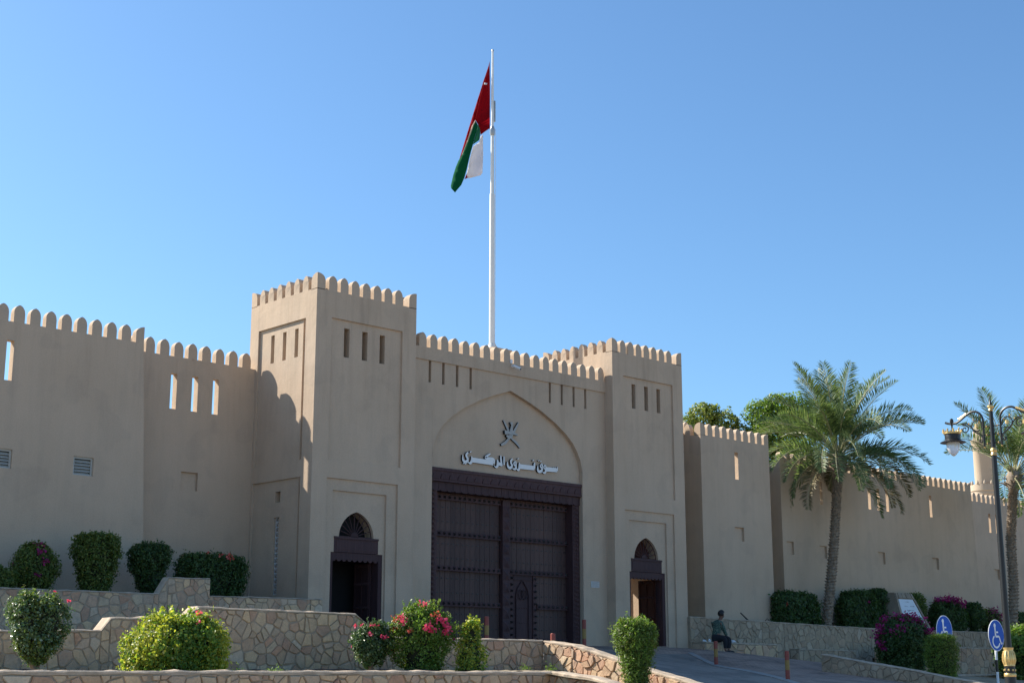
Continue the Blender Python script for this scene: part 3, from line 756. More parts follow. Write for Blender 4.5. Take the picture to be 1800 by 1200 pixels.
def lay_stones(root, outline, fn, size, rng, joint=.016, proud=.018, aspect=1.0, mat=None):
    n = []
    for c in crazy_stones(outline, size, rng, aspect):
        j = joint*.55*rng.uniform(.4, 2.0)
        a = inset(c, j)
        if not a or area(a) < size*size*.05: continue
        a = [p for k, p in enumerate(a) if math.hypot(p[0]-a[k-1][0], p[1]-a[k-1][1]) > size*.05]
        if len(a) < 3: continue
        cx = sum(p[0] for p in a)/len(a); cy = sum(p[1] for p in a)/len(a)
        a = [(cx+(p[0]-cx)*(1+rng.uniform(-.07, .02)), cy+(p[1]-cy)*(1+rng.uniform(-.07, .02))) for p in a]
        pr = proud*rng.uniform(.5, 2.2); tx, ty = rng.uniform(-.05, .05), rng.uniform(-.05, .05)
        m = MB(); k = len(a)
        b = [(cx+(p[0]-cx)*.90, cy+(p[1]-cy)*.90) for p in a]
        h = lambda p: -(pr+.004*math.sin(p[0]*61+p[1]*47)+tx*(p[0]-cx)+ty*(p[1]-cy))
        m.v = [fn(p[0], p[1], .012) for p in a]+[fn(p[0], p[1], h(p)*.55) for p in a]+[fn(p[0], p[1], h(p)) for p in b]
        for i in range(k):
            q = (i+1) % k
            m.f += [(i, q, k+q, k+i), (k+i, k+q, 2*k+q, 2*k+i)]
        m.f.append(tuple(range(2*k, 3*k))); m.m = [0]*len(m.f)
        P0 = fn(cx, cy, 0); L0 = root.location; dist = math.hypot(P0[0]+L0.x, P0[1]+L0.y); n.append((area(a)/dist**2, m))
    return n
def rough_cap(root, pts, fn, th, thick, name='coping', over=.03, seed=1):
    """irregular mortar coping: pts = (u, ztop) polyline, th = height, thick = depth of the wall"""
    rg = random.Random(seed); m = MB(); rows = []
    P_ = []
    for (u0, z0), (u1, z1) in zip(pts, pts[1:]):
        n = max(1, int(abs(u1-u0)/.16))
        for k in range(n): P_.append((u0+(u1-u0)*k/n, z0+(z1-z0)*k/n))
    P_.append(pts[-1])
    for u, z in P_:
        j = rg.uniform(-.009, .008); fo = over+rg.uniform(-.014, .014)
        rows.append([fn(u, z-th+rg.uniform(-.012, .012), -fo), fn(u, z-.02+j, -fo-.004), fn(u, z+j, -fo+.03), fn(u, z+j+rg.uniform(-.008, .012), thick*.5), fn(u, z+j, thick+over-.03), fn(u, z-th, thick+over)])
    for a, b in zip(rows, rows[1:]):
        for i in range(5): m.face([a[i], b[i], b[i+1], a[i+1]])
    for e in (rows[0], rows[-1]): m.face(e)
    return m.build(name, COPING, root)
def stone_wall(label, segs, fnw, size, zb, thick, seed, cap=.055, group=None, loc=(0, 0, 0), aspect=1.0, joint=.016, proud=.018, sm=None, mm=None, end=False):
    """segs: list of (u0, ztop0, u1, ztop1) in wall coordinates, each laid as its own patch"""
    rng = random.Random(seed)
    root = thing('stone_wall', label, 'stone wall', loc, group)
    fn = lambda u, z, d: tuple(a-b for a, b in zip(fnw(u, z, d), loc))
    m = MB()
    for k, (u0, a, u1, b, zl) in enumerate(segs):
        e = .002*k
        m.prism([(u0, zl), (u1, zl), (u1, b-.03), (u0, a-.03)], fn, e*.3, thick+e*.3)
    m.build('mortar_core', mm or MORTAR, root)
    laid = []
    for u0, a, u1, b, zl in segs:
        o = [(u0, zl), (u1, zl), (u1, b-cap*.75), (u0, a-cap*.75)]
        laid += lay_stones(root, o, fn, size, rng, joint, proud, aspect, sm or STONE)
    if end:
        u0, a, _, _, zl = segs[0]
        laid += lay_stones(root, [(-thick, zl), (0, zl), (0, a-cap), (-thick, a-cap)], lambda p, z, d: fn(u0+d, z, -p), size, rng, joint, proud, aspect, sm or STONE)
    laid.sort(key=lambda q: -q[0])                 # the 300 that show largest are single stones, the rest one part
    for _, q in laid[:296]: q.build('stone', sm or STONE, root)
    if len(laid) > 296:
        r = MB()
        for _, q in laid[296:]:
            n0 = len(r.v); r.v += q.v; r.f += [tuple(i+n0 for i in f) for f in q.f]; r.m += q.m
        r.build('small_stone', sm or STONE, root, kind='stuff')
    runs = [[(segs[0][0], segs[0][1]), (segs[0][2], segs[0][3])]]
    for s in segs[1:]:
        if abs(s[1]-runs[-1][-1][1]) < .02: runs[-1].append((s[2], s[3]))
        else: runs.append([(s[0], s[1]), (s[2], s[3])])
    for i, r in enumerate(runs): rough_cap(root, r, fn, cap*.75, thick, seed=seed+i, over=.018)
    return root
SWG = 'crazy-paved stone retaining walls'
# middle wall (plane Y=23) stepping up and down along the left terrace
stone_wall('stepped crazy-paved stone wall behind the yellow-green bush, highest in the middle',
    [(9.7, 2.16, 12.10, 2.21, 1.42), (12.10, 2.22, 12.27, 2.42, 1.42), (12.27, 2.42, 13.74, 2.46, 1.42), (13.74, 2.46, 13.96, 2.65, 1.42), (13.96, 2.65, 17.5, 2.61, 1.42),
     (17.5, 2.61, 18.08, 2.25, 1.42), (18.08, 2.25, 18.44, 2.18, 1.42), (18.44, 2.18, 22.65, 2.16, 1.38)], FX(23.0), .205, 1.4, .3, 11, loc=(15, 23, 1.5), cap=.05, proud=.013)
# wing wall descending along the ramp, lit by the sun
fnE = lambda u, z, d: (22.65+d, 23.0-u, z)
stone_wall('sunlit stone wing wall sloping down beside the ramp in front of the gate',
    [(.02, 2.15, .9, 2.06, 1.05), (.9, 2.06, 2.9, 1.57, .7), (2.9, 1.57, 4.4, 1.24, .4), (4.4, 1.24, 7, .66, 0)], fnE, .2, 1, .3, 12, loc=(22.65, 21, 1.2), cap=.07, joint=.011, proud=.03)
# upper wall (Y=31) with the raised block
stone_wall('shaded stone wall under the topiary bushes with a raised sloped block',
    [(13.0, 3.28, 17.74, 3.29, 2.0), (17.74, 3.3, 17.98, 3.68, 2.0), (17.98, 3.68, 19.14, 3.69, 2.0), (19.14, 3.28, 22.12, 3.3, 2.0), (22.13, 3.3, 22.52, 3.31, 2.0)], FX(31.0), .22, 2.2, .25, 13, loc=(18, 31, 2.2), cap=.035, proud=.012)
# front wall (Y=18) at the bottom edge of the photo
stone_wall('lowest front stone wall along the bottom edge under the planting bed',
    [(7.0, 1.56, 8.1, 1.55, .85), (8.1, 1.55, 11.5, 1.54, .85), (11.5, 1.54, 17.93, 1.515, .85)], FX(18.0), .2, .8, .28, 14, loc=(12, 18, 0), cap=.075, joint=.013, proud=.02)
fnD = lambda u, z, d: (17.9+d, 18.0-u, z)
stone_wall('short sunlit stone wall sloping down from the front wall corner',
    [(.02, 1.51, 1.0, 1.42, .3), (1.0, 1.42, 1.5, 1.31, .3), (1.5, 1.31, 5, .75, 0)], fnD, .2, .1, .28, 15, loc=(17.9, 16, 0), cap=.07, proud=.025)
# right side: wall with bench, end wing, two-tier wall
stone_wall('long shaded stone wall behind the seated person right of the gate tower',
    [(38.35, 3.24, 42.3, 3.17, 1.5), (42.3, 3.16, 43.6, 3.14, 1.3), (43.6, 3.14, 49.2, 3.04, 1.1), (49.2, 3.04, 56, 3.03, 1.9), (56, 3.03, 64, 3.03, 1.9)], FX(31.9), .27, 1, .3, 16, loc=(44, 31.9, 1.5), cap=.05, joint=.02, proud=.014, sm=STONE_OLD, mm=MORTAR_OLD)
bn = stone_wall('low stone bench ledge the person sits on', [(38.40, 2.40, 42.35, 2.36, 1.5)], FX(31.3), .36, 1, .58, 17, loc=(40, 31.3, 1.6), cap=.07, joint=.024, proud=.02, end=True)
stone_wall('lower stone ledge right of the bench against the long wall', [(43.9, 2.22, 47.5, 2.17, 1.0)], FX(31.5), .36, 1, .38, 18, loc=(45, 31.5, 1.4), cap=.05, joint=.02, end=True, sm=STONE_OLD, mm=MORTAR_OLD)
fnG = lambda u, z, d: (36.5+d, 25.4-u, z)
stone_wall('shaded low stone wall sloping down along the right side of the ramp',
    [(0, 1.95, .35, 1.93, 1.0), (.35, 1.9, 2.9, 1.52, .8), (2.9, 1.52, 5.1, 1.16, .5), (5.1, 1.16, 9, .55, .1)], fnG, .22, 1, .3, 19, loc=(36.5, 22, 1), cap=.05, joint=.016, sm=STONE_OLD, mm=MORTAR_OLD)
stone_wall('rusty brown stone wall tier behind the two blue signs', [(47.5, 2.33, 55.8, 2.33, 1.0)], FX(30.4), .34, 1, .3, 20, loc=(52, 30.4, 1.2), cap=.045, joint=.014, end=True, sm=STONE_RUST, mm=MORTAR_OLD)
stone_wall('low shaded stone kerb wall at the foot of the blue signs', [(40.5, 1.34, 62, 1.36, .9)], FX(24.0), .3, 1, .3, 21, loc=(50, 24, 1), cap=.07)

# ================================================================ PLANTS
def leaf_mesh(name, P_, Nn, size, mats, rng, aspect=.55, jitter=.35, matidx=None):
    """one bent leaf (two triangles) at every point"""
    n = len(P_); T = rng.normal(size=(n, 3)); Nn = Nn+rng.normal(size=(n, 3))*jitter
    Nn /= np.linalg.norm(Nn, axis=1)[:, None]+1e-9
    T -= (T*Nn).sum(1)[:, None]*Nn; T /= np.linalg.norm(T, axis=1)[:, None]+1e-9
    B = np.cross(Nn, T); s = (size*rng.uniform(.6, 1.5, n))[:, None]
    V = np.stack([P_-T*s*.5, P_+B*s*aspect*.5+Nn*s*.1, P_+T*s*.5, P_-B*s*aspect*.5+Nn*s*.1], 1).reshape(-1, 3)
    i = np.arange(n)[:, None]*4; F = np.concatenate([i+np.array([[0, 1, 2]]), i+np.array([[0, 2, 3]])], 1).reshape(-1, 3)
    me = bpy.data.meshes.new(name); me.vertices.add(4*n); me.vertices.foreach_set('co', V.ravel())
    me.loops.add(6*n); me.loops.foreach_set('vertex_index', F.ravel().astype(np.int32))
    me.polygons.add(2*n); me.polygons.foreach_set('loop_start', np.arange(0, 6*n, 3).astype(np.int32)); me.polygons.foreach_set('loop_total', np.full(2*n, 3, dtype=np.int32))
    for m_ in mats: me.materials.append(m_)
    if matidx is not None: me.polygons.foreach_set('material_index', np.repeat(matidx, 2).astype(np.int32))
    me.update(); me.validate(); return me
def lumps(P_, rng, k, amp):
    """smooth random field from a few cosines"""
    f = np.zeros(len(P_))
    for _ in range(7):
        d = rng.normal(size=3); d /= np.linalg.norm(d); f += np.cos((P_@d)*k*rng.uniform(.6, 1.6)+rng.uniform(0, 6.28))
    return f/7*amp*2
def bush(label, x, y, z0, z1, prof, leafm, n, size=.05, sq=2.6, seed=1, name='trimmed_bush', cat='bush', flowers=None, sy=.85, amp=.13, tilt=0, stem=None, shell=.16, group=None, asp=.6, holes=0, sprigs=0):
    """prof: [(height fraction, half width in metres)]"""
    rng = np.random.default_rng(seed); H = z1-z0
    root = thing(name, label, cat, (x, y, z0), group)
    hs = np.array([p[0] for p in prof]); rs = np.array([p[1] for p in prof])
    def radius(t): return np.interp(t, hs, rs)
    Rm = rs.max()
    m_ = int(n*1.0); 
    # sample height in proportion to girth, then sides; extra leaves on the top
    t = rng.uniform(-.02, 1, m_*3); t = t[rng.uniform(0, 1, len(t)) < (radius(t)+.1*Rm)/(1.1*Rm)][:m_]
    th = rng.uniform(0, 2*np.pi, len(t)); depth = np.abs(rng.normal(0, shell, len(t)))
    ca, sa = np.cos(th), np.sin(th); rr = (np.abs(ca)**sq+np.abs(sa)**sq)**(-1/sq)
    r = radius(t)*rr*(1-depth)
    P_ = np.c_[r*ca+tilt*t, r*sa*sy, t*H]; Nn = np.c_[ca, sa, np.full(len(t), .35)]
    k2 = int(n*.28); a2 = rng.uniform(0, 2*np.pi, k2); q2 = np.sqrt(rng.uniform(0, 1, k2)); rt_ = radius(.93)
    P2 = np.c_[q2*rt_*np.cos(a2)+tilt, q2*rt_*np.sin(a2)*sy, H*(.97+.03*(1-q2**2))-np.abs(rng.normal(0, .05, k2))]
    P_ = np.r_[P_, P2]; Nn = np.r_[Nn, np.c_[np.zeros(k2), np.zeros(k2), np.ones(k2)]]
    P_ += Nn*(lumps(P_, rng, 7/Rm*.6, amp*Rm)+lumps(P_, rng, 20/Rm**.5, amp*.55*Rm))[:, None]+rng.normal(0, .018, P_.shape)
    k5 = 6; anc = rng.permutation(len(P_))[:max(1, len(P_)//k5)]
    P_ = np.repeat(P_[anc], k5, 0); Nn = np.repeat(Nn[anc]+rng.normal(0, .45, (len(anc), 3)), k5, 0)
    push = np.repeat(rng.normal(0, .035*Rm**.5, len(anc)), k5)[:, None]
    P_ = P_+Nn/(np.linalg.norm(Nn, axis=1)[:, None])*push+rng.normal(0, size*.62, P_.shape)
    f = lumps(P_, rng, 5/Rm, 1)
    if holes: keep = f > -1+holes*1.0; keep |= rng.uniform(0, 1, len(f)) < .25; P_, Nn, f = P_[keep], Nn[keep], f[keep]
    if sprigs:
        for _ in range(sprigs):
            a = rng.uniform(0, 6.28); q = rt_*rng.uniform(.2, 1); b0 = np.array([q*math.cos(a)+tilt, q*math.sin(a)*sy, H*.97]); d = np.array([rng.normal(0, .35), rng.normal(0, .35), 1]); ln = rng.uniform(.06, .24)
            u = rng.uniform(0, 1, 14)[:, None]; S = b0+d*ln*u+rng.normal(0, .014, (14, 3)); P_ = np.r_[P_, S]; Nn = np.r_[Nn, rng.normal(size=(14, 3))]
    mats = leafm if isinstance(leafm, list) else [leafm]
    idx = None
    if len(mats) > 1: idx = (rng.uniform(0, 1, len(P_)) < .5+.4*lumps(P_, rng, 4, 1)).astype(int)
    o = link('foliage', leaf_mesh('foliage', P_, Nn, size, mats, rng, aspect=asp, jitter=.6, matidx=idx), root)
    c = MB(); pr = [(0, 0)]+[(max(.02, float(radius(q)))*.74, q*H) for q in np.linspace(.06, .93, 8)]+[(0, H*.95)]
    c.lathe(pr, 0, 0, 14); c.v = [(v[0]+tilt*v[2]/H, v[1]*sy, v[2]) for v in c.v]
    c.build('foliage_core', CORE, root, smooth=True)  # dark solid core added to stop see-through, not modelled twigs
    if stem:
        s = MB()
        for q in stem: s.tube(q[0], q[1], 7)
        s.build('stem', BARK2, root, smooth=True)
    if flowers:
        for fm, cl in flowers:
            pts = []
            for (fx, fz, fr, cnt) in cl:      # fx: sideways in the picture plane, fz: height fraction
                px, py = fx*.727, -fx*.686
                base = np.array([px, py, (fz*1.03+(.07 if fz > .85 else 0))*H]); toward = np.array([-.686, -.727, 0])
                rad = float(radius(min(fz, .99)))*(1.04 if fz < .86 else .8)
                side = min(1, abs(fx)/max(rad, .01)); base += toward*rad*math.sqrt(max(0, 1-side**2))*.9
                pts.append(base+rng.normal(0, 1, (cnt, 3))*fr*np.array([1, 1, .75]))
            pts = np.concatenate(pts)
            link('blossom', leaf_mesh('blossom', pts, rng.normal(size=pts.shape)+np.array([-.5, -.5, .3]), size*.95, [fm], rng, aspect=.85), root, kind='stuff')
    return root
TOP = 'trimmed bushes on the upper terrace under the fortress wall'
G = TOP
bush('small low green bush at the far left edge of the upper wall', 14.35, 32.3, 3.2, 3.78, [(0, .25), (.4, .42), (.8, .36), (1, .12)], LEAF_MID, 3500, .055, seed=2, group=G)
bush('round trimmed bush with purple blossoms on its upper right, left of the tall conical bush', 15.32, 32.5, 3.25, 4.32, [(0, .22), (.2, .42), (.5, .55), (.8, .46), (1, .18)], LEAF_MID, 8000, .055, 2.2, seed=3, group=G,
     flowers=[(PETAL_MAG, [(.12, .93, .05, 50), (.22, .85, .06, 40), (.36, .66, .05, 25), (.22, .38, .04, 14), (-.4, .6, .02, 3)])], amp=.06)
bush('tall flat-topped bush tapering downwards against the left fortress wall', 16.76, 32.3, 3.25, 4.66, [(0, .27), (.2, .38), (.55, .48), (.8, .56), (.93, .50), (1, .33)], LEAF_MID, 11000, .055, 2.6, seed=4, group=G, amp=.04)
bush('dark trimmed bush tapering to a narrow foot left of the raised stone block', 18.36, 32.6, 3.25, 4.52, [(0, .14), (.2, .26), (.5, .40), (.8, .53), (.93, .46), (1, .26)], LEAF_DEEP, 8500, .055, 2.3, seed=5, group=G, sprigs=3, amp=.07)
bush('wide boxy dark bush with a red blossom beside the left tower', 20.40, 33.0, 3.2, 4.38, [(0, .62), (.15, .86), (.5, .98), (.85, .96), (1, .72)], LEAF_DEEP, 15000, .06, 4, seed=6, group=G, sy=.45, sprigs=5, amp=.04,
     flowers=[(PETAL_RED, [(.55, .88, .045, 26), (.35, .9, .03, 10), (0, .96, .02, 8), (-.75, .93, .03, 10)])])
B2 = 'bushes planted in the bed between the stone walls'
bush('open silvery-green bougainvillea bush with one pink flower at the lower left', 9.98, 20.9, 1.68, 2.56, [(0, .14), (.2, .28), (.45, .37), (.75, .40), (.92, .33), (1, .16)], [LEAF_GREY, LEAF_MID], 9500, .045, 2.2, seed=7, name='bougainvillea_bush', group=B2, sprigs=16, amp=.2,
     flowers=[(PETAL_PINK, [(.42, .90, .012, 8), (.22, 1.06, .01, 3)])], stem=[([(.02, 0, -.2), (-.08, 0, -.02), (-.2, .05, .3)], [.05, .04, .02]), ([(.02, 0, -.1), (.12, 0, .25)], [.035, .02])], holes=.4)
bush('big rounded lime-green bush spilling over the front stone wall', 11.86, 20.1, 1.46, 2.30, [(0, .66), (.2, .73), (.5, .75), (.72, .70), (.88, .56), (1, .36)], [LEAF_LIME, LEAF_FRESH], 24000, .048, 2.8, seed=8, name='lime_bush', group=B2, sy=.8, sprigs=26, amp=.12,
     flowers=[(PETAL_PINK, [(.33, 1.03, .02, 10), (-.25, .68, .015, 6), (.45, .93, .02, 5), (.38, .86, .02, 5)])], stem=[([(.35, -.35, 0), (.5, -.45, .3)], [.02, .01])])
bush('small bush sprinkled with pink flowers at the end of the stepped stone wall', 16.66, 21.4, 1.62, 2.26, [(0, .10), (.3, .30), (.6, .36), (.85, .32), (1, .16)], [LEAF_DEEP, LEAF_GREY], 6500, .046, 2.2, seed=9, name='bougainvillea_bush', group=B2, sprigs=18, amp=.2,
     flowers=[(PETAL_PINK, [(-.3, 1.0, .02, 9), (-.2, 1.02, .015, 7), (0, 1.0, .025, 12), (.12, .98, .02, 9), (.0, .82, .025, 12), (.26, .74, .03, 20), (.37, .44, .03, 14), (.2, .77, .02, 10), (-.35, .5, .01, 3)])], stem=[([(0, 0, -.1), (0, 0, .2)], [.05, .04])])
bush('large bougainvillea bush with clusters of pink-red flowers in front of the main gate', 17.45, 20.9, 1.50, 2.64, [(0, .30), (.2, .44), (.5, .50), (.75, .54), (.9, .46), (1, .2)], [LEAF_MID, LEAF_FRESH], 15000, .046, 2.2, seed=10, name='bougainvillea_bush', group=B2, sprigs=36, amp=.2,
     flowers=[(PETAL_PINK, [(.14, .67, .05, 60), (.20, .63, .04, 40), (.46, .70, .05, 45), (.44, .60, .04, 35), (.36, .80, .05, 40), (.5, .66, .03, 20), (-.36, .82, .05, 34), (-.33, .75, .03, 18), (.05, .96, .05, 30)]), (PETAL_RED, [(-.5, .65, .04, 25), (-.2, .62, .03, 20), (-.45, .8, .06, 22), (.25, .85, .06, 20)])], holes=.25)
bush('slim yellow-green shrub with a bent top in front of the gate', 18.02, 20.2, 1.48, 2.36, [(0, .24), (.2, .26), (.45, .22), (.6, .15), (.8, .18), (.95, .15), (1, .08)], [LEAF_LIME, LEAF_FRESH], 4200, .045, 2.2, seed=12, name='slim_shrub', group=B2, tilt=.02, sprigs=9, amp=.2, holes=.2,
     flowers=[(PETAL_MAG, [(-.3, .66, .012, 5)])])
bush('bright sunlit green bush with a narrow waist beside the ramp', 21.5, 19.25, 1.0, 2.44, [(0, .2), (.15, .22), (.4, .27), (.6, .36), (.75, .43), (.9, .42), (1, .26)], [LEAF_FRESH, LEAF_MID], 12000, .062, 2.3, seed=13, name='trimmed_bush', group=B2, asp=.3, sprigs=14, amp=.09)
B3 = 'dark hedges on the right terrace under the fortress wall'
def hedge(label, x, y, z0, z1, hw, seed, mat=LEAF_DEEP, fl=None, sy=.6, n=None, prof=None, sq=3.2):
    prof = prof or [(0, hw*.8), (.2, hw*.97), (.6, hw), (.88, hw*.92), (1, hw*.6)]
    return bush(label, x, y, z0, z1, prof, mat, n or int(7500*hw+2000), .085, sq, seed=seed, name='trimmed_bush', group=B3, flowers=fl, sy=sy, amp=.05)
hedge('wide dark clipped hedge left of the date palm trunk', 45.9, 33.0, 2.85, 4.22, 1.35, 21, sy=.35, fl=[(PETAL_RED, [(-.55, .72, .03, 14)])])
hedge('dark clipped hedge right of the date palm trunk', 49.95, 33.0, 2.85, 4.40, 1.1, 22, sy=.4, fl=[(PETAL_MAG, [(.3, .75, .03, 8)])])
hedge('narrow dark bush directly left of the stone monument', 52.0, 33.3, 2.9, 4.60, .55, 23, sy=.7)
hedge('bright green bush peeping out right of the stone monument', 54.9, 33.4, 2.9, 4.50, .5, 24, LEAF_MID, sy=.7)
hedge('dark bush topped with magenta blossoms behind the left blue sign', 56.6, 32.9, 2.95, 4.22, .95, 25, sy=.6, fl=[(PETAL_MAG, [(-.4, 1.0, .10, 90), (0, 1.03, .13, 130), (.35, .98, .12, 110), (.6, .88, .1, 70), (-.2, .95, .12, 60)])])
hedge('small round green bush beside the magenta topped one', 59.0, 33.0, 2.95, 4.22, .5, 26, LEAF_DEEP, sy=.8, prof=[(0, .08), (.25, .2), (.45, .48), (.75, .5), (1, .25)])
hedge('sparse reddish shrub at the wall corner behind the right blue sign', 60.2, 32.9, 2.95, 4.0, .55, 27, LEAF_MID, n=1500, sy=.8, fl=[(PETAL_MAG, [(.1, .9, .12, 50), (.45, .7, .12, 60), (-.3, .6, .2, 20)])])
hedge('dark green clipped bush right of the lamp post on the terrace', 62.6, 32.8, 2.95, 3.9, .62, 28, LEAF_DEEP)
hedge('dark bush at the right edge under the far wall', 67.0, 33.0, 2.95, 4.1, .8, 29, LEAF_DEEP)
B4 = 'bushes in the bed beside the ramp'
bush('large dark bush crowned with magenta bougainvillea in front of the monument', 40.42, 25.05, 1.25, 2.96, [(0, .48), (.25, .70), (.5, .88), (.75, .88), (.9, .74), (1, .42)], [LEAF_DEEP, LEAF_DEEP], 20000, .075, 2.3, seed=31, name='bougainvillea_bush', group=B4, amp=.1, sprigs=10,
     flowers=[(PETAL_MAG, [(-.75, .84, .10, 110), (-.5, .92, .12, 160), (-.2, .95, .12, 120), (-.85, .7, .08, 70), (-.78, .58, .08, 90), (-.72, .5, .05, 50), (.25, .94, .12, 130), (.5, .86, .09, 110), (.68, .80, .08, 70), (0, .93, .12, 120), (-.4, .8, .1, 70), (.1, .88, .1, 70), (-.2, .84, .1, 60)])])
bush('trimmed grass-green bush in front of the left blue sign', 37.70, 22.15, 1.15, 2.42, [(0, .34), (.3, .42), (.6, .48), (.88, .47), (1, .32)], [LEAF_MID, LEAF_FRESH], 10000, .06, 2.8, seed=32, group=B4, asp=.3, amp=.05)
bush('leafy green bush behind the lamp post at the right edge', 44.3, 23.0, .95, 2.75, [(0, .6), (.3, .95), (.6, 1.0), (.85, .8), (1, .4)], [LEAF_MID, LEAF_FRESH], 14000, .08, 2.2, seed=33, name='leafy_bush', group=B4, amp=.14, sprigs=12)
# small weeds on the bed
for k, (x, y) in enumerate([(13.1, 19.2), (19.8, 20.6), (12.2, 18.9), (18.9, 19.0), (10.9, 19.0)]):
    rng = np.random.default_rng(90+k); n = 60
    P_ = np.c_[rng.normal(0, .06, n), rng.normal(0, .06, n), np.abs(rng.normal(0, .05, n))]
    o = link('weed', leaf_mesh('weed', P_, rng.normal(size=(n, 3)), .04, [LEAF_FRESH], rng, .3), loc=(x, y, bedz(x, y)))
    tag(o, ['tiny weed tuft on the bed left of centre', 'weed tuft at the foot of the stone wall left of the wing wall', 'tiny weed right of the silvery bush', 'little weed right of the slim yellow shrub', 'tiny weed tuft near the silvery bush stem'][k], 'weed', 'weeds on the planting bed')
# fallen black irrigation hose on the bed
hz = MB(); hz.tube([(x, 19.8+.5*math.sin(x*.55)+.2*math.sin(x*1.3), bedz(x, 20)+.03) for x in np.arange(6, 17.2, .25)], .012, 6)
tag(hz.build('irrigation_hose', BLACKM), 'thin black irrigation hose lying on the soil bed', 'hose')
# ================================================================ PALMS AND TREES
def frond_pts(L, el, droop, n=16):
    """curve of a frond in the (radius, height) plane: starts at elevation el, bends down"""
    p = [(0, 0)]; a = el
    for k in range(n):
        a -= droop/n*(.5+1.1*k/n); p.append((p[-1][0]+math.cos(a)*L/n, p[-1][1]+math.sin(a)*L/n))
    return p
def make_frond(root, az, L, el, droop, rng, base, mat=None, dens=80, roll=0, curl=0):
    pts2 = frond_pts(L, el, droop); n = len(pts2)
    ca, sa = math.cos(az), math.sin(az)
    P3 = []
    for k, (r, h) in enumerate(pts2):
        s = curl*(k/n)**2*L; P3.append(Vector((r*ca-s*sa, r*sa+s*ca, h)))
    m = MB(); m.tube(P3, [.028*(1-k/n)*1+.006 for k in range(n)], 5)
    nr = len(m.f)
    lx = 0
    for k in range(dens):
        t = .2+.79*k/dens; f = t*(n-1); i = min(int(f), n-2); p = P3[i].lerp(P3[i+1], f-i); T = (P3[i+1]-P3[i]).normalized()
        S = T.cross(Vector((0, 0, 1)))
        S = S.normalized() if S.length > .05 else Vector((-sa, ca, 0)); U = S.cross(T).normalized()
        S = S*math.cos(roll)+U*math.sin(roll); U = S.cross(T).normalized()
        ll = .64*math.sin(math.pi*min(1, .18+.80*t))**.6*(L/3.4)*rng.uniform(.8, 1.15)
        for sd in (-1, 1):
            lift = rng.uniform(.1, .8)
            d = (S*sd*.78+T*rng.uniform(.55, .95)+U*lift).normalized(); d2 = (d+Vector((0, 0, -1))*rng.uniform(.0, .32)).normalized()
            wv = T.cross(d).normalized().cross(d).normalized()*.019
            q = p+d*ll*.5; e = q+d2*ll*.5
            b = len(m.v); m.v += [tuple(p), tuple(q+wv), tuple(q-wv), tuple(e)]
            m.f += [(b, b+1, b+2), (b+1, b+3, b+2)]; m.m += [1, 1]
    me = bpy.data.meshes.new('frond'); me.from_pydata(m.v, [], m.f)
    me.materials.append(RACHIS); me.materials.append(mat or FROND); me.polygons.foreach_set('material_index', m.m)
    return link('frond', me, root, loc=base)
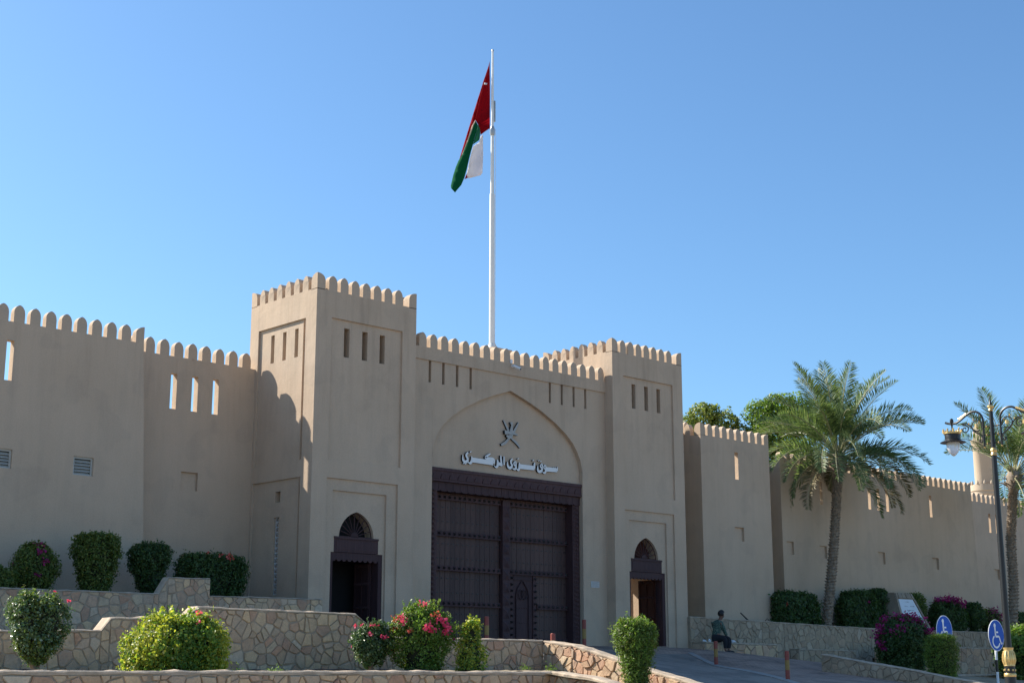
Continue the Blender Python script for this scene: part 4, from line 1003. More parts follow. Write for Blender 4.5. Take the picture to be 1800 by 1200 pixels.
def palm(label, trunk, crown, r0, r1, L, seed, fronds):
    rg = random.Random(seed); root = thing('date_palm', label, 'palm tree', trunk[0], 'date palms in front of the fortress wall')
    b0 = Vector(trunk[0]); pts = [Vector(p)-b0 for p in trunk]
    # smooth the trunk path
    path = []
    for k in range(25):
        t = k/24*(len(pts)-1); i = min(int(t), len(pts)-2); path.append(pts[i].lerp(pts[i+1], t-i))
    for _ in range(4): path = [path[0]]+[(path[i-1]+path[i]*2+path[i+1])/4 for i in range(1, 24)]+[path[-1]]
    m = MB(); rad = [r0+(r1-r0)*k/24+(.06 if k == 0 else 0) for k in range(25)]
    m.tube(path, [r*.88 for r in rad], 14); tr = m.build('trunk', BARK, root, smooth=True)
    # diamond leaf bases wound round the trunk
    s = MB(); H = (path[-1]-path[0]).length; rows = int(H/.105)
    for j in range(rows):
        t = j/rows*24; i = min(int(t), 23); c = path[i].lerp(path[i+1], t-i); r = rad[i]
        nb = 9
        for k in range(nb):
            a = 2*math.pi*(k+.5*(j % 2))/nb+rg.uniform(-.12, .12)+j*.13
            d = Vector((math.cos(a), math.sin(a), 0)); e = Vector((-math.sin(a), math.cos(a), 0)); wv = r*.36*rg.uniform(.8, 1.1); hh = .085*rg.uniform(.8, 1.3); out = rg.uniform(.035, .085)
            B_ = [c+d*r*.80+e*wv*-1+Vector((0, 0, 0)), c+d*r*.80+e*wv, c+d*(r*.86+out)+e*wv*.55+Vector((0, 0, hh)), c+d*(r*.86+out)-e*wv*.55+Vector((0, 0, hh)), c+d*r*.78+Vector((0, 0, hh*1.1)), c+d*r*.8+Vector((0, 0, -hh*.6))]
            n = len(s.v); s.v += [tuple(v) for v in B_]; s.f += [(n, n+1, n+2, n+3), (n+3, n+2, n+4), (n, n+3, n+4), (n+1, n+4, n+2), (n, n+5, n+1)]; s.m += [0]*5
    s.build('leaf_base', BARK, root, kind='stuff')
    top = path[-1]
    # fibrous crown boss with cut stubs
    s = MB(); s.lathe([(r1*.8, -.5), (r1*1.5, -.28), (r1*1.9, 0), (r1*1.7, .25), (r1*1.1, .5), (0, .62)], top.x, top.y, 16); s.v = [(v[0], v[1], v[2]+top.z) for v in s.v]
    s.build('crown_boss', BARK, root, smooth=True)
    s = MB()
    for k in range(46):
        a = rg.uniform(0, 6.28); h = rg.uniform(-.35, .2); l = rg.uniform(.2, .42); d = Vector((math.cos(a), math.sin(a), rg.uniform(-.15, .5))).normalized()
        p = top+Vector((math.cos(a)*r1*1.4, math.sin(a)*r1*1.4, h)); s.tube([p, p+d*l], [.04, .022], 5)
    s.build('cut_stub', BARK, root, kind='stuff')
    rn = random.Random(seed+5)
    for (az, el, dr, Lk, mt) in fronds(rn):
        a2 = az; base = top+Vector((math.cos(a2)*r1*.7, math.sin(a2)*r1*.7, .15+.25*math.sin(max(0, el))))
        make_frond(root, az, L*Lk, el, dr, rn, base, FROND_DRY if mt else FROND, roll=rn.uniform(-.8, .8), curl=rn.uniform(-.12, .12))
    return root
IMG_R = math.atan2(-.686, .727)       # azimuth of picture-right
def fronds_a(rn):
    out = []
    for k in range(14): out.append((k*2.4+rn.uniform(-.3, .3), R(rn.uniform(62, 86)), R(rn.uniform(25, 60)), rn.uniform(.95, 1.08), 0))
    for k in range(20): out.append((k*2.4+1+rn.uniform(-.3, .3), R(rn.uniform(40, 62)), R(rn.uniform(55, 85)), rn.uniform(.92, 1.05), 0))
    for k in range(18): out.append((k*2.4+2+rn.uniform(-.3, .3), R(rn.uniform(8, 34)), R(rn.uniform(70, 100)), rn.uniform(.88, 1.02), 0))
    for k in range(13): out.append((k*2.4+.5+rn.uniform(-.3, .3), R(rn.uniform(-25, 6)), R(rn.uniform(60, 85)), rn.uniform(.75, .9), rn.random() < .35))
    return out
palm('tall date palm with a full crown of arching fronds in front of the long wall',
     [(47.6, 32.9, 2.6), (48.1, 32.9, 4.6), (48.55, 32.9, 6.6), (48.85, 32.9, 8.3), (49.05, 32.9, 9.5)], None, .205, .16, 3.85, 3, fronds_a)
palm('second date palm behind the street lamp at the right edge',
     [(57.7, 30.8, 1.3), (58.05, 30.5, 4.6), (58.05, 30.5, 6.8), (58.2, 30.35, 8.4), (58.25, 30.25, 9.35)], None, .22, .17, 3.9, 8, lambda rn: [f for k, f in enumerate(fronds_a(rn)) if k % 3 and (f[1] > R(44) or math.cos(f[0]-R(136.7)) < .5)])

def tree(label, x, y, zc, spheres, mat, n, seed, loc_z=2.2):
    rng = np.random.default_rng(seed); root = thing('leafy_tree', label, 'tree', (x, y, loc_z), 'leafy trees behind the fortress wall')
    m = MB(); m.tube([(0, 0, 0), (.1, 0, 3), (0, .1, zc-loc_z-1)], [.28, .22, .12], 10)
    m.build('trunk', BARK2, root, smooth=True)
    for s in spheres[:5]:
        b = MB(); b.tube([(0, 0, zc-loc_z-2.2), (s[0]*.5, s[1]*.5, (zc-loc_z+s[2]-1.6)/1.0-.4), (s[0], s[1], zc-loc_z+s[2])], [.12, .08, .03], 6); b.build('limb', BARK2, root)
    P_, N_ = [], []
    tot = sum(s[3]**2 for s in spheres)
    for sx, sy, sz, sr in spheres:
        k = int(n*sr*sr/tot); d = rng.normal(size=(k, 3)); d /= np.linalg.norm(d, axis=1)[:, None]
        r = sr*(1-np.abs(rng.normal(0, .18, k)))[:, None]
        p = d*r*np.array([1, 1, .85]); p += d*lumps(p+sx, rng, 6/sr, sr*.24)[:, None]
        P_.append(p+np.array([sx, sy, zc-loc_z+sz])); N_.append(d+np.array([0, 0, .4]))
    P_ = np.concatenate(P_); N_ = np.concatenate(N_)
    link('crown', leaf_mesh('crown', P_, N_, .15, [mat], rng, .5, .7), root)
    return root
def blob(rng, k, w, h, sr):
    return [(rng.uniform(-w, w), rng.uniform(-w, w)*.7, rng.uniform(-h, h), rng.uniform(*sr)) for _ in range(k)]
rg = random.Random(4)
tree('sunlit yellowish-green leafy tree between the gate tower and the palm', 52.0, 41.6, 12.1,
     [(-.3, .3, .75, .8), (.4, -.4, .45, .75), (.95, -.9, -.1, .6), (-.85, .8, .1, .75), (0, 0, -.5, 1.0), (-1.1, 1.05, -.9, .8), (1.2, -1.15, -1.0, .7), (0, .2, -2.0, 1.2), (.0, .1, .95, .45), (1.5, -1.4, -1.9, .8)], LEAF_TREE2, 13000, 5)
tree('dark green leafy tree directly behind the palm crown', 53.9, 39.3, 12.3,
     [(-.5, .45, .55, .85), (0, 0, .85, .85), (.7, -.7, .7, .9), (-.65, .6, -.6, .75), (0, 0, -.3, 1.2), (.9, -.85, .1, .8), (-.4, .4, -1.7, 1.0), (.6, -.6, -1.6, 1.1)], LEAF_TREE, 15000, 6)

# ================================================================ FLAGPOLE AND FLAG
PX0, PY0 = 33.56, 36.55                        # foot of the pole on the roof plinth
PRT = Vector((.727, -.686, 0)); PFW = Vector((.686, .727, 0))

POLE_X, POLE_Y, PLZ = 33.46, 36.48, 12.38
TEXT=[
 ("letter",[[(28.797, 7.899, 0.029), (28.721, 7.819, 0.033), (28.747, 7.755, 0.036), (28.78, 7.7, 0.036), (28.761, 7.631, 0.044), (28.672, 7.599, 0.044), (28.596, 7.654, 0.036), (28.582, 7.748, 0.02), (28.581, 7.81, 0.009)]]),
 ("dot",[[(28.612, 7.561, 0.029), (28.62, 7.536, 0.029)]]),
 ("dot",[[(28.688, 7.559, 0.029), (28.696, 7.531, 0.029)]]),
 ("letter",[[(28.939, 7.797, 0.016), (28.952, 7.717, 0.036), (28.94, 7.639, 0.044), (28.877, 7.58, 0.036), (28.793, 7.605, 0.011)], [(28.946, 7.687, 0.073), (29.379, 7.682, 0.073), (29.824, 7.676, 0.073)], [(29.711, 7.951, 0.018), (29.56, 7.858, 0.036), (29.515, 7.8, 0.04), (29.652, 7.792, 0.045), (29.81, 7.79, 0.045), (29.869, 7.737, 0.036), (29.843, 7.657, 0.036)]]),
 ("dot",[[(28.886, 7.942, 0.036), (28.906, 7.913, 0.036)]]),
 ("letter",[[(29.995, 7.788, 0.022), (30.022, 7.703, 0.044), (30.009, 7.613, 0.044), (29.956, 7.555, 0.029), (29.87, 7.591, 0.011)], [(30.015, 7.673, 0.051), (30.194, 7.658, 0.055)], [(30.141, 7.935, 0.02), (30.152, 7.803, 0.035), (30.188, 7.62, 0.033)]]),
 ("letter",[[(30.277, 7.923, 0.018), (30.281, 7.796, 0.025), (30.285, 7.654, 0.026)]]),
 ("letter",[[(30.644, 7.885, 0.022), (30.576, 7.814, 0.033), (30.583, 7.736, 0.033), (30.623, 7.681, 0.035), (30.583, 7.608, 0.044), (30.502, 7.591, 0.044), (30.435, 7.653, 0.033), (30.424, 7.775, 0.011)]]),
 ("letter",[[(30.765, 7.823, 0.018), (30.704, 7.748, 0.025), (30.725, 7.69, 0.025), (30.786, 7.696, 0.025), (30.786, 7.775, 0.025), (30.765, 7.813, 0.018)], [(30.786, 7.706, 0.029), (30.786, 7.617, 0.036), (30.731, 7.567, 0.033), (30.637, 7.581, 0.011)]]),
 ("letter",[[(30.935, 7.794, 0.016), (30.938, 7.71, 0.036), (30.935, 7.616, 0.044), (30.881, 7.556, 0.033), (30.796, 7.596, 0.011)], [(30.935, 7.675, 0.073), (31.25, 7.675, 0.073), (31.581, 7.68, 0.069)], [(31.599, 7.857, 0.02), (31.585, 7.761, 0.035), (31.584, 7.651, 0.035)]]),
 ("dot",[[(30.881, 7.921, 0.036), (30.892, 7.896, 0.036)]]),
 ("dot",[[(31.534, 7.934, 0.036), (31.545, 7.909, 0.036)]]),
 ("dot",[[(31.786, 7.945, 0.031), (31.794, 7.921, 0.031)]]),
 ("dot",[[(31.869, 7.933, 0.031), (31.877, 7.909, 0.031)]]),
 ("letter",[[(31.931, 7.864, 0.018), (31.861, 7.786, 0.025), (31.874, 7.727, 0.025), (31.938, 7.733, 0.025), (31.938, 7.814, 0.025), (31.929, 7.853, 0.018)], [(31.942, 7.714, 0.033), (31.895, 7.619, 0.044), (31.79, 7.589, 0.044), (31.734, 7.654, 0.033), (31.749, 7.786, 0.011)]]),
 ("letter",[[(32.058, 7.83, 0.018), (32.012, 7.76, 0.023), (32.029, 7.706, 0.023), (32.092, 7.717, 0.023), (32.086, 7.797, 0.023), (32.061, 7.825, 0.018)], [(32.085, 7.707, 0.033), (32.084, 7.616, 0.036), (32.028, 7.565, 0.029), (31.944, 7.585, 0.011)], [(32.085, 7.691, 0.069), (32.354, 7.698, 0.069), (32.596, 7.705, 0.062)], [(32.447, 7.74, 0.022), (32.454, 7.789, 0.012)], [(32.525, 7.742, 0.022), (32.534, 7.793, 0.012)], [(32.596, 7.682, 0.036), (32.614, 7.811, 0.012)]]),
]
EMBLEM=[
 ("sword",[[(30.263, 9.054, 0.018), (30.394, 8.875, 0.034), (30.5, 8.721, 0.039), (30.618, 8.521, 0.028), (30.817, 8.406, 0.037), (30.976, 8.257, 0.018)]]),
 ("sword",[[(30.904, 9.054, 0.016), (30.791, 8.87, 0.034), (30.671, 8.701, 0.039), (30.473, 8.486, 0.035), (30.316, 8.344, 0.044), (30.16, 8.268, 0.033)]]),
 ("dagger",[[(30.589, 9.028, 0.05), (30.595, 8.99, 0.06), (30.602, 8.937, 0.03), (30.595, 8.848, 0.047), (30.585, 8.77, 0.06), (30.579, 8.652, 0.078), (30.559, 8.582, 0.064), (30.473, 8.549, 0.057), (30.371, 8.581, 0.028)]]),
 ("belt",[[(30.29, 8.674, 0.062), (30.408, 8.682, 0.057), (30.513, 8.679, 0.043), (30.671, 8.677, 0.04), (30.844, 8.644, 0.016)]]),
]
FL_RED= [(-0.108, 23.212), (-0.098, 22.451), (-0.091, 21.491), (-0.092, 20.575), (-0.121, 20.593), (-0.3, 20.498), (-0.433, 20.403), (-0.446, 20.587), (-0.525, 20.765), (-0.622, 20.943), (-0.517, 21.491), (-0.418, 21.97), (-0.303, 22.355), (-0.208, 22.74)]
FL_BACK= [(-0.108, 23.212), (-0.208, 22.74), (-0.303, 22.355), (-0.418, 21.97), (-0.517, 21.491), (-0.622, 20.943), (-0.726, 20.664), (-0.901, 20.167), (-1.098, 19.554), (-1.225, 19.366), (-0.882, 20.587), (-0.729, 21.134), (-0.574, 21.659), (-0.453, 22.066), (-0.331, 22.499)]
FL_EDGE= [(-0.622, 20.943), (-0.604, 20.872), (-0.681, 20.711), (-0.857, 20.143), (-1.071, 19.601), (-1.131, 19.507), (-1.098, 19.624), (-0.923, 20.119), (-0.744, 20.711)]
FL_GREEN= [(-0.604, 20.872), (-0.525, 20.711), (-0.612, 20.356), (-0.699, 19.99), (-0.808, 19.554), (-0.916, 19.061), (-1.003, 18.734), (-1.112, 18.442), (-1.331, 18.133), (-1.469, 18.303), (-1.488, 18.407), (-1.403, 18.827), (-1.317, 19.131), (-1.225, 19.366), (-1.131, 19.507), (-1.071, 19.601), (-0.857, 20.143), (-0.681, 20.711)]
FL_PALE= [(-0.525, 20.765), (-0.446, 20.587), (-0.438, 20.498), (-0.455, 20.237), (-0.481, 20.162), (-0.699, 19.99), (-0.612, 20.356), (-0.525, 20.711)]
FL_WHITE= [(-0.351, 20.462), (-0.438, 20.379), (-0.481, 20.162), (-0.699, 19.99), (-0.808, 19.554), (-0.933, 18.932), (-0.888, 18.785), (-0.426, 18.874), (-0.356, 18.968), (-0.336, 19.695)]
FL_TIP= [(-0.933, 18.932), (-0.888, 18.785), (-1.003, 18.734)]
FL_PATCH= [(-0.303, 22.355), (-0.19, 22.34), (-0.199, 22.282), (-0.316, 22.282)]

fp = thing('flagpole', 'tall pale tapered flagpole on the gatehouse roof', 'flagpole', (POLE_X, POLE_Y, PLZ))
m = MB(); H_ = 23.62-PLZ
m.lathe([(.098, .0), (.094, 6.0-.55), (.092, 5.75), (.072, 5.76), (.062, H_-4), (.038, H_-.4), (.036, H_)], 0, 0, 20); m.build('pole', POLE, fp, smooth=True)
m = MB(); m.lathe([(0, H_), (.045, H_), (.045, H_+.05), (.02, H_+.09), (0, H_+.09)], 0, 0, 12); m.build('pole_cap', STEEL, fp, smooth=True)
m = MB(); m.box(-.2, .2, -.2, .2, 0, .03)
for a in range(4):
    c_, s_ = math.cos(a*math.pi/2+.75), math.sin(a*math.pi/2+.75)
    m.prism([(.09, .03), (.24, .03), (.1, .3)], lambda u, q, d: (u*c_-d*s_, u*s_+d*c_, q), -.012, .012)
m.lathe([(.12, .03), (.12, .2), (.1, .22)], 0, 0, 16); m.build('base_hinge', POLE, fp)
zc = 20.6-PLZ
m = MB(); m.lathe([(.07, zc-.25), (.09, zc-.2), (.09, zc-.02), (.06, zc+.1)], 0, 0, 14); m.box(.05, .11, -.05, .05, zc+.3, zc+1.1); m.build('halyard_fitting', STEEL, fp, smooth=True)
m = MB(); m.tube([(.075, -.075, zc-8), (.085, -.08, zc-4), (.08, -.075, zc)], .008, 5); m.build('halyard', WHITE, fp)

def cloth(name, col, tr=.45):
    m, nt, p, N, L = newmat(name); p.inputs['Base Color'].default_value = (*col, 1); p.inputs['Roughness'].default_value = .8; p.inputs['Specular IOR Level'].default_value = .05
    t = N('ShaderNodeBsdfTranslucent'); t.inputs[0].default_value = (*col, 1); x = N('ShaderNodeMixShader'); x.inputs[0].default_value = tr
    L(p.outputs[0], x.inputs[1]); L(t.outputs[0], x.inputs[2]); L(x.outputs[0], nt.nodes['Material Output'].inputs[0])
    L(bump(nt, noise(nt, 7, 4), .5, .02), p.inputs['Normal']); return m
F_RED, F_GREEN, F_WHITE = cloth('flag_red', (.29, .005, .011), .35), cloth('flag_green', (.004, .095, .036), .25), cloth('flag_white', (.80, .78, .82), .3)
def flag_panel(pts, depth, amp, fdir=(1, -.25)):
    """a fold of cloth: outline in (along picture-right, height) metres, with soft waves in depth"""
    zmin = min(p[1] for p in pts); out = MB()
    tr = tessellate_polygon([[Vector((p[0], p[1], 0)) for p in pts]])
    bm = bmesh.new(); vs = [bm.verts.new((p[0], p[1], 0)) for p in pts]
    for t in tr:
        try: bm.faces.new([vs[i] for i in t])
        except ValueError: pass
    for _ in range(3): bmesh.ops.subdivide_edges(bm, edges=[e for e in bm.edges if e.calc_length() > .16], cuts=1, use_grid_fill=False)
    bmesh.ops.triangulate(bm, faces=bm.faces)
    for v in bm.verts:
        a, z = v.co.x, v.co.y
        d = depth+amp*math.sin((a*fdir[0]+(z-20)*fdir[1])*9)+amp*.5*math.sin(z*2.3+a*4)
        q = PRT*a+PFW*d; v.co = (q.x, q.y, z)
    return bm
fr = thing('flag', 'limp red, white and green flag hanging folded from the flagpole', 'flag', (POLE_X, POLE_Y, 20))
def fpanel(name, pts, depth, amp, mat, th=.006):
    bm = flag_panel(pts, depth, amp); me = bpy.data.meshes.new(name); bm.to_mesh(me); bm.free()
    for v in me.vertices: v.co.z -= 20
    o = link(name, me, fr, mat); s = o.modifiers.new('t', 'SOLIDIFY'); s.thickness = th
    me.polygons.foreach_set('use_smooth', [True]*len(me.polygons)); return o
fpanel('red_cloth', FL_RED, -.02, .06, F_RED); fpanel('red_back_fold', FL_BACK, .08, .03, F_RED); fpanel('pale_fold_edge', FL_EDGE, -.03, .0, plain('flag_fold_pale', (.75, .5, .38), .8))  # paler strip along the edge of the fold
fpanel('green_cloth', FL_GREEN, -.08, .05, F_GREEN); fpanel('green_side_fold', FL_PALE, -.05, .02, cloth('flag_green_backlit', (.05, .22, .13), .6))  # side fold: backlight painted in as a lighter green
fpanel('white_cloth', FL_WHITE, .14, .03, F_WHITE); fpanel('red_tip', FL_TIP, .13, .0, F_RED); fpanel('emblem_patch', FL_PATCH, -.09, 0, F_WHITE)

# ================================================================ SIGN LETTERING AND EMBLEM ON THE TYMPANUM
def stroke_outline(pts):
    """ribbon outline with varying half width from (x, z, w) points, smoothed"""
    P_ = []
    n = len(pts)
    for i in range(n-1):
        p0, p1, p2, p3 = pts[max(i-1, 0)], pts[i], pts[i+1], pts[min(i+2, n-1)]
        for k in range(4 if n > 2 else 1):
            t = k/4 if n > 2 else 0
            P_.append(tuple(.5*((2*b)+(-a+c)*t+(2*a-5*b+4*c-d)*t*t+(-a+3*b-3*c+d)*t**3) for a, b, c, d in zip(p0, p1, p2, p3)))
    P_.append(pts[-1]); L_, R_ = [], []
    for i, (x, z, w_) in enumerate(P_):
        a, b = P_[max(i-1, 0)], P_[min(i+1, len(P_)-1)]; dx, dz = b[0]-a[0], b[1]-a[1]; l = math.hypot(dx, dz) or 1
        nx, nz = -dz/l, dx/l; w_ = max(w_, .004); L_.append((x+nx*w_, z+nz*w_)); R_.append((x-nx*w_, z-nz*w_))
    return L_, R_
def raised(mb, strokes, y0, y1, ox, oz):
    for s, st in enumerate(strokes):
        L_, R_ = stroke_outline(st); e = s*.0012
        f = lambda p, y: (p[0]-ox, y, p[1]-oz)
        n = len(L_)
        for i in range(n-1):
            mb.face([f(L_[i], y0-e), f(L_[i+1], y0-e), f(R_[i+1], y0-e), f(R_[i], y0-e)], 0)
            mb.face([f(L_[i], y0-e), f(L_[i], y1), f(L_[i+1], y1), f(L_[i+1], y0-e)], 1)
            mb.face([f(R_[i], y0-e), f(R_[i+1], y0-e), f(R_[i+1], y1), f(R_[i], y1)], 1)
        mb.face([f(L_[0], y0-e), f(R_[0], y0-e), f(R_[0], y1), f(L_[0], y1)], 1); mb.face([f(L_[-1], y0-e), f(L_[-1], y1), f(R_[-1], y1), f(R_[-1], y0-e)], 1)
TYM = GY+.185
sg = thing('wall_sign', 'raised white Arabic lettering on the plaster above the big gate', 'sign', (30.9, TYM, 7.8))
for nm, st in TEXT:
    m = MB(); raised(m, st, -.07, -.0, 30.9, 7.8); m.build(nm, [LETTER, EDGE], sg)
em = thing('wall_emblem', 'grey metal emblem of a dagger over two crossed swords above the lettering', 'emblem', (30.6, TYM, 8.7))
for k, (nm, st) in enumerate(EMBLEM):
    m = MB(); raised(m, st, -.06-.012*k, 0, 30.6, 8.7); m.build(nm, [SILVER, EDGE], em)
# security camera and plaque
cc = thing('security_camera', 'white bullet security camera on the parapet above the arch', 'camera', (30.5, GY, 10.72))
m = MB(); m.box(-.03, .03, -.05, .0, .02, .1); m.box(-.09, -.01, -.05, -.001, .14, .26); m.build('mount', WHITE, cc)
m = MB(); d = Vector((.45, -.75, -.42)).normalized(); p = Vector((0, -.1, .05)); m.tube([p-d*.02, p, p+d*.2, p+d*.24], [.03, .045, .045, .05], 12); m.tube([(0, -.02, .1), (0, -.1, .06)], .02, 6); m.build('camera_body', WHITE, cc, smooth=True)
m = MB(); m.tube([p+d*.241, p+d*.246], [.038, .034], 12); m.build('lens', BLACKM, cc)
pq = thing('wall_plaque', 'small pale square notice plaque on the wall right of the big gate', 'plaque', (34.22, GY+.045, 4.16))
m = MB(); m.box(-.19, .19, -.015, 0, -.1, .1); m.build('plate', plain('plaque_face', (.48, .47, .45), .5), pq)
m = MB()
for i in range(5): m.box(-.15, .15-.05*(i % 2), -.018, -.015, .07-i*.034, .078-i*.034)
m.build('text_line', plain('plaque_text', (.30, .30, .30), .6), pq)
# ================================================================ STREET LAMP
lp = thing('street_lamp', 'black and gold ornate twin-arm street lamp with crowned lanterns', 'street lamp', (24.2, 12.91, .35))
z0 = .35
def lz(prof): return [(r, z-z0) for r, z in prof]
m = MB(); m.lathe(lz([(.20, .35), (.20, .55), (.15, .6), (.13, .9), (.10, 1.25), (.098, 1.42)]), 0, 0, 20); m.build('base', BLACKM, lp, smooth=True)
m = MB(); m.lathe(lz([(.098, 1.42), (.105, 1.43), (.105, 1.47), (.098, 1.48)]), 0, 0, 20); m.build('gold_band', GOLD, lp, smooth=True)
m = MB(); m.lathe(lz([(.09, 1.48), (.092, 1.6)]), 0, 0, 20); m.build('neck', BLACKM, lp, smooth=True)
m = MB()
for k in range(8): a = k*math.pi/4+.3; m.lathe([(0, 1.51-z0), (.018, 1.525-z0), (.018, 1.545-z0), (0, 1.56-z0)], .09*math.cos(a), .09*math.sin(a), 8)
m.build('gold_bead', GOLD, lp, smooth=True)
m = MB(); m.lathe(lz([(.088, 1.6), (.095, 1.61), (.09, 1.63), (.108, 1.68), (.112, 1.73), (.10, 1.80), (.082, 1.86), (.078, 1.88), (.088, 1.905), (.088, 1.92), (.05, 1.92)]), 0, 0, 24)
for k in range(12):
    a = k*math.pi/6; m.tube([(r*math.cos(a), r*math.sin(a), z-z0) for r, z in ((.092, 1.63), (.113, 1.70), (.104, 1.80), (.084, 1.86))], .008, 5)
m.build('gold_vase', GOLD, lp, smooth=True)
m = MB(); m.lathe(lz([(.060, 1.9), (.053, 3.5), (.048, 5.32)]), 0, 0, 20); m.build('post', BLACKM, lp, smooth=True)
m = MB(); m.lathe(lz([(.049, 5.32), (.062, 5.33), (.055, 5.36), (.046, 5.38), (.062, 5.41), (.05, 5.45), (.04, 5.46)]), 0, 0, 20); m.build('gold_collar', GOLD, lp, smooth=True)
m = MB(); m.lathe(lz([(.04, 5.46), (.036, 6.13)]), 0, 0, 16); m.build('upper_post', BLACKM, lp, smooth=True)
m = MB(); m.lathe(lz([(.03, 6.13), (.045, 6.15), (.035, 6.18), (.062, 6.21), (.06, 6.235), (.03, 6.245)]), 0, 0, 20); m.build('gold_finial_cup', GOLD, lp, smooth=True)
m = MB(); m.lathe(lz([(.045, 6.24), (.025, 6.27), (.012, 6.36), (.006, 6.43), (0, 6.435)]), 0, 0, 12); m.build('finial', BLACKM, lp, smooth=True)
def arc_pts(c, r0, a0, a1, r1=None, n=14):
    r1 = r0 if r1 is None else r1
    return [(c[0]+(r0+(r1-r0)*k/n)*math.cos(a0+(a1-a0)*k/n), c[1]+(r0+(r1-r0)*k/n)*math.sin(a0+(a1-a0)*k/n)) for k in range(n+1)]
for sgn in (1, -1):
    A_ = lambda u, z: (0, sgn*u, z-z0)
    arm = link('arm', None, lp)
    m = MB(); m.tube([A_(.17, 5.50), A_(.17, 6.0)], .019, 8)
    main = [(.17, 5.95)]+arc_pts((.36, 5.98), .19, math.pi, math.pi*.38, n=12)+[(.53, 6.10), (.62, 6.04), (.70, 6.00), (.80, 5.99), (.88, 6.01), (.93, 6.03)]
    m.tube([A_(*p) for p in main], .021, 8)
    m.tube([A_(*p) for p in arc_pts((.54, 5.86), .085, math.pi*.35, math.pi*2.9, .02, 26)], .012, 6)
    m.tube([A_(*p) for p in [(.60, 5.97), (.5, 5.97), (.42, 5.90), (.36, 5.80), (.26, 5.74), (.2, 5.69), (.19, 5.62), (.22, 5.58), (.26, 5.6), (.25, 5.64)]], .014, 6)
    m.tube([A_(*p) for p in arc_pts((.30, 5.90), .10, -2.2, 3.6, n=20)], .012, 6)
    for z in (5.55, 5.71, 5.86): m.tube([A_(.03, z), A_(.18, z)], .011, 6)
    m.build('scroll_bracket', BLACKM, arm, smooth=True)
    m = MB(); m.tube([A_(.49, 6.14), A_(.66, 6.06)], [.026, .02], 8); m.lathe([(0, -.04), (.035, -.03), (.035, .03), (0, .04)], 0, sgn*.30, 10)
    k0 = len(m.v)-40
    for i in range(k0, len(m.v)): m.v[i] = (m.v[i][0], m.v[i][1], m.v[i][2]+5.90-z0)
    for (u, z) in ((.17, 5.49), (.11, 5.86), (.11, 5.71), (.11, 5.55), (.24, 5.97), (.45, 5.95), (.36, 6.02), (.66, 5.90)):
        a = A_(u, z); n0 = len(m.v); m.lathe([(0, -.025), (.016, 0), (0, .025)], a[0], a[1], 6)
        for i in range(n0, len(m.v)): m.v[i] = (m.v[i][0], m.v[i][1], m.v[i][2]+a[2])
    m.build('gold_ornament', GOLD, arm)
    # lantern
    ln_ = link('lantern', None, lp)
    def LZ(prof): return [(r, z-z0+.14) for r, z in prof]
    yy = sgn*.80
    m = MB(); m.lathe(LZ([(0, 5.96), (.03, 5.94), (.035, 5.89), (.02, 5.84), (.014, 5.80), (.012, 5.74), (.05, 5.70), (.14, 5.68), (.145, 5.66), (.14, 5.56), (.15, 5.545), (.22, 5.515), (.235, 5.50), (.22, 5.495), (.13, 5.51)]), 0, yy, 28)
    m.build('hood', BLACKM, ln_, smooth=True)
    m = MB(); m.lathe(LZ([(.15, 5.655), (.163, 5.665), (.163, 5.69), (.155, 5.70)]), 0, yy, 28)
    for k in range(10):
        a = k*math.pi/5; x_, y_ = .165*math.cos(a), yy+.165*math.sin(a)
        m.tube([(x_, y_, 5.69+.14-z0), (.175*math.cos(a), yy+.175*math.sin(a), 5.755+.14-z0)], [.02, .008], 5)
        for s_ in (-.1, .1): m.tube([(.165*math.cos(a), yy+.165*math.sin(a), 5.72+.14-z0), (.17*math.cos(a+s_), yy+.17*math.sin(a+s_), 5.74+.14-z0)], .009, 5)
        a += math.pi/10; m.tube([(.163*math.cos(a), yy+.163*math.sin(a), 5.69+.14-z0), (.166*math.cos(a), yy+.166*math.sin(a), 5.72+.14-z0)], .01, 5)
    m.build('crown', GOLD, ln_, smooth=True)
    m = MB(); m.lathe(LZ([(.12, 5.505), (.122, 5.45), (.112, 5.385), (.085, 5.325), (.045, 5.275), (.012, 5.25), (0, 5.248)]), 0, yy, 24); m.build('globe', GLASS, ln_, smooth=True)

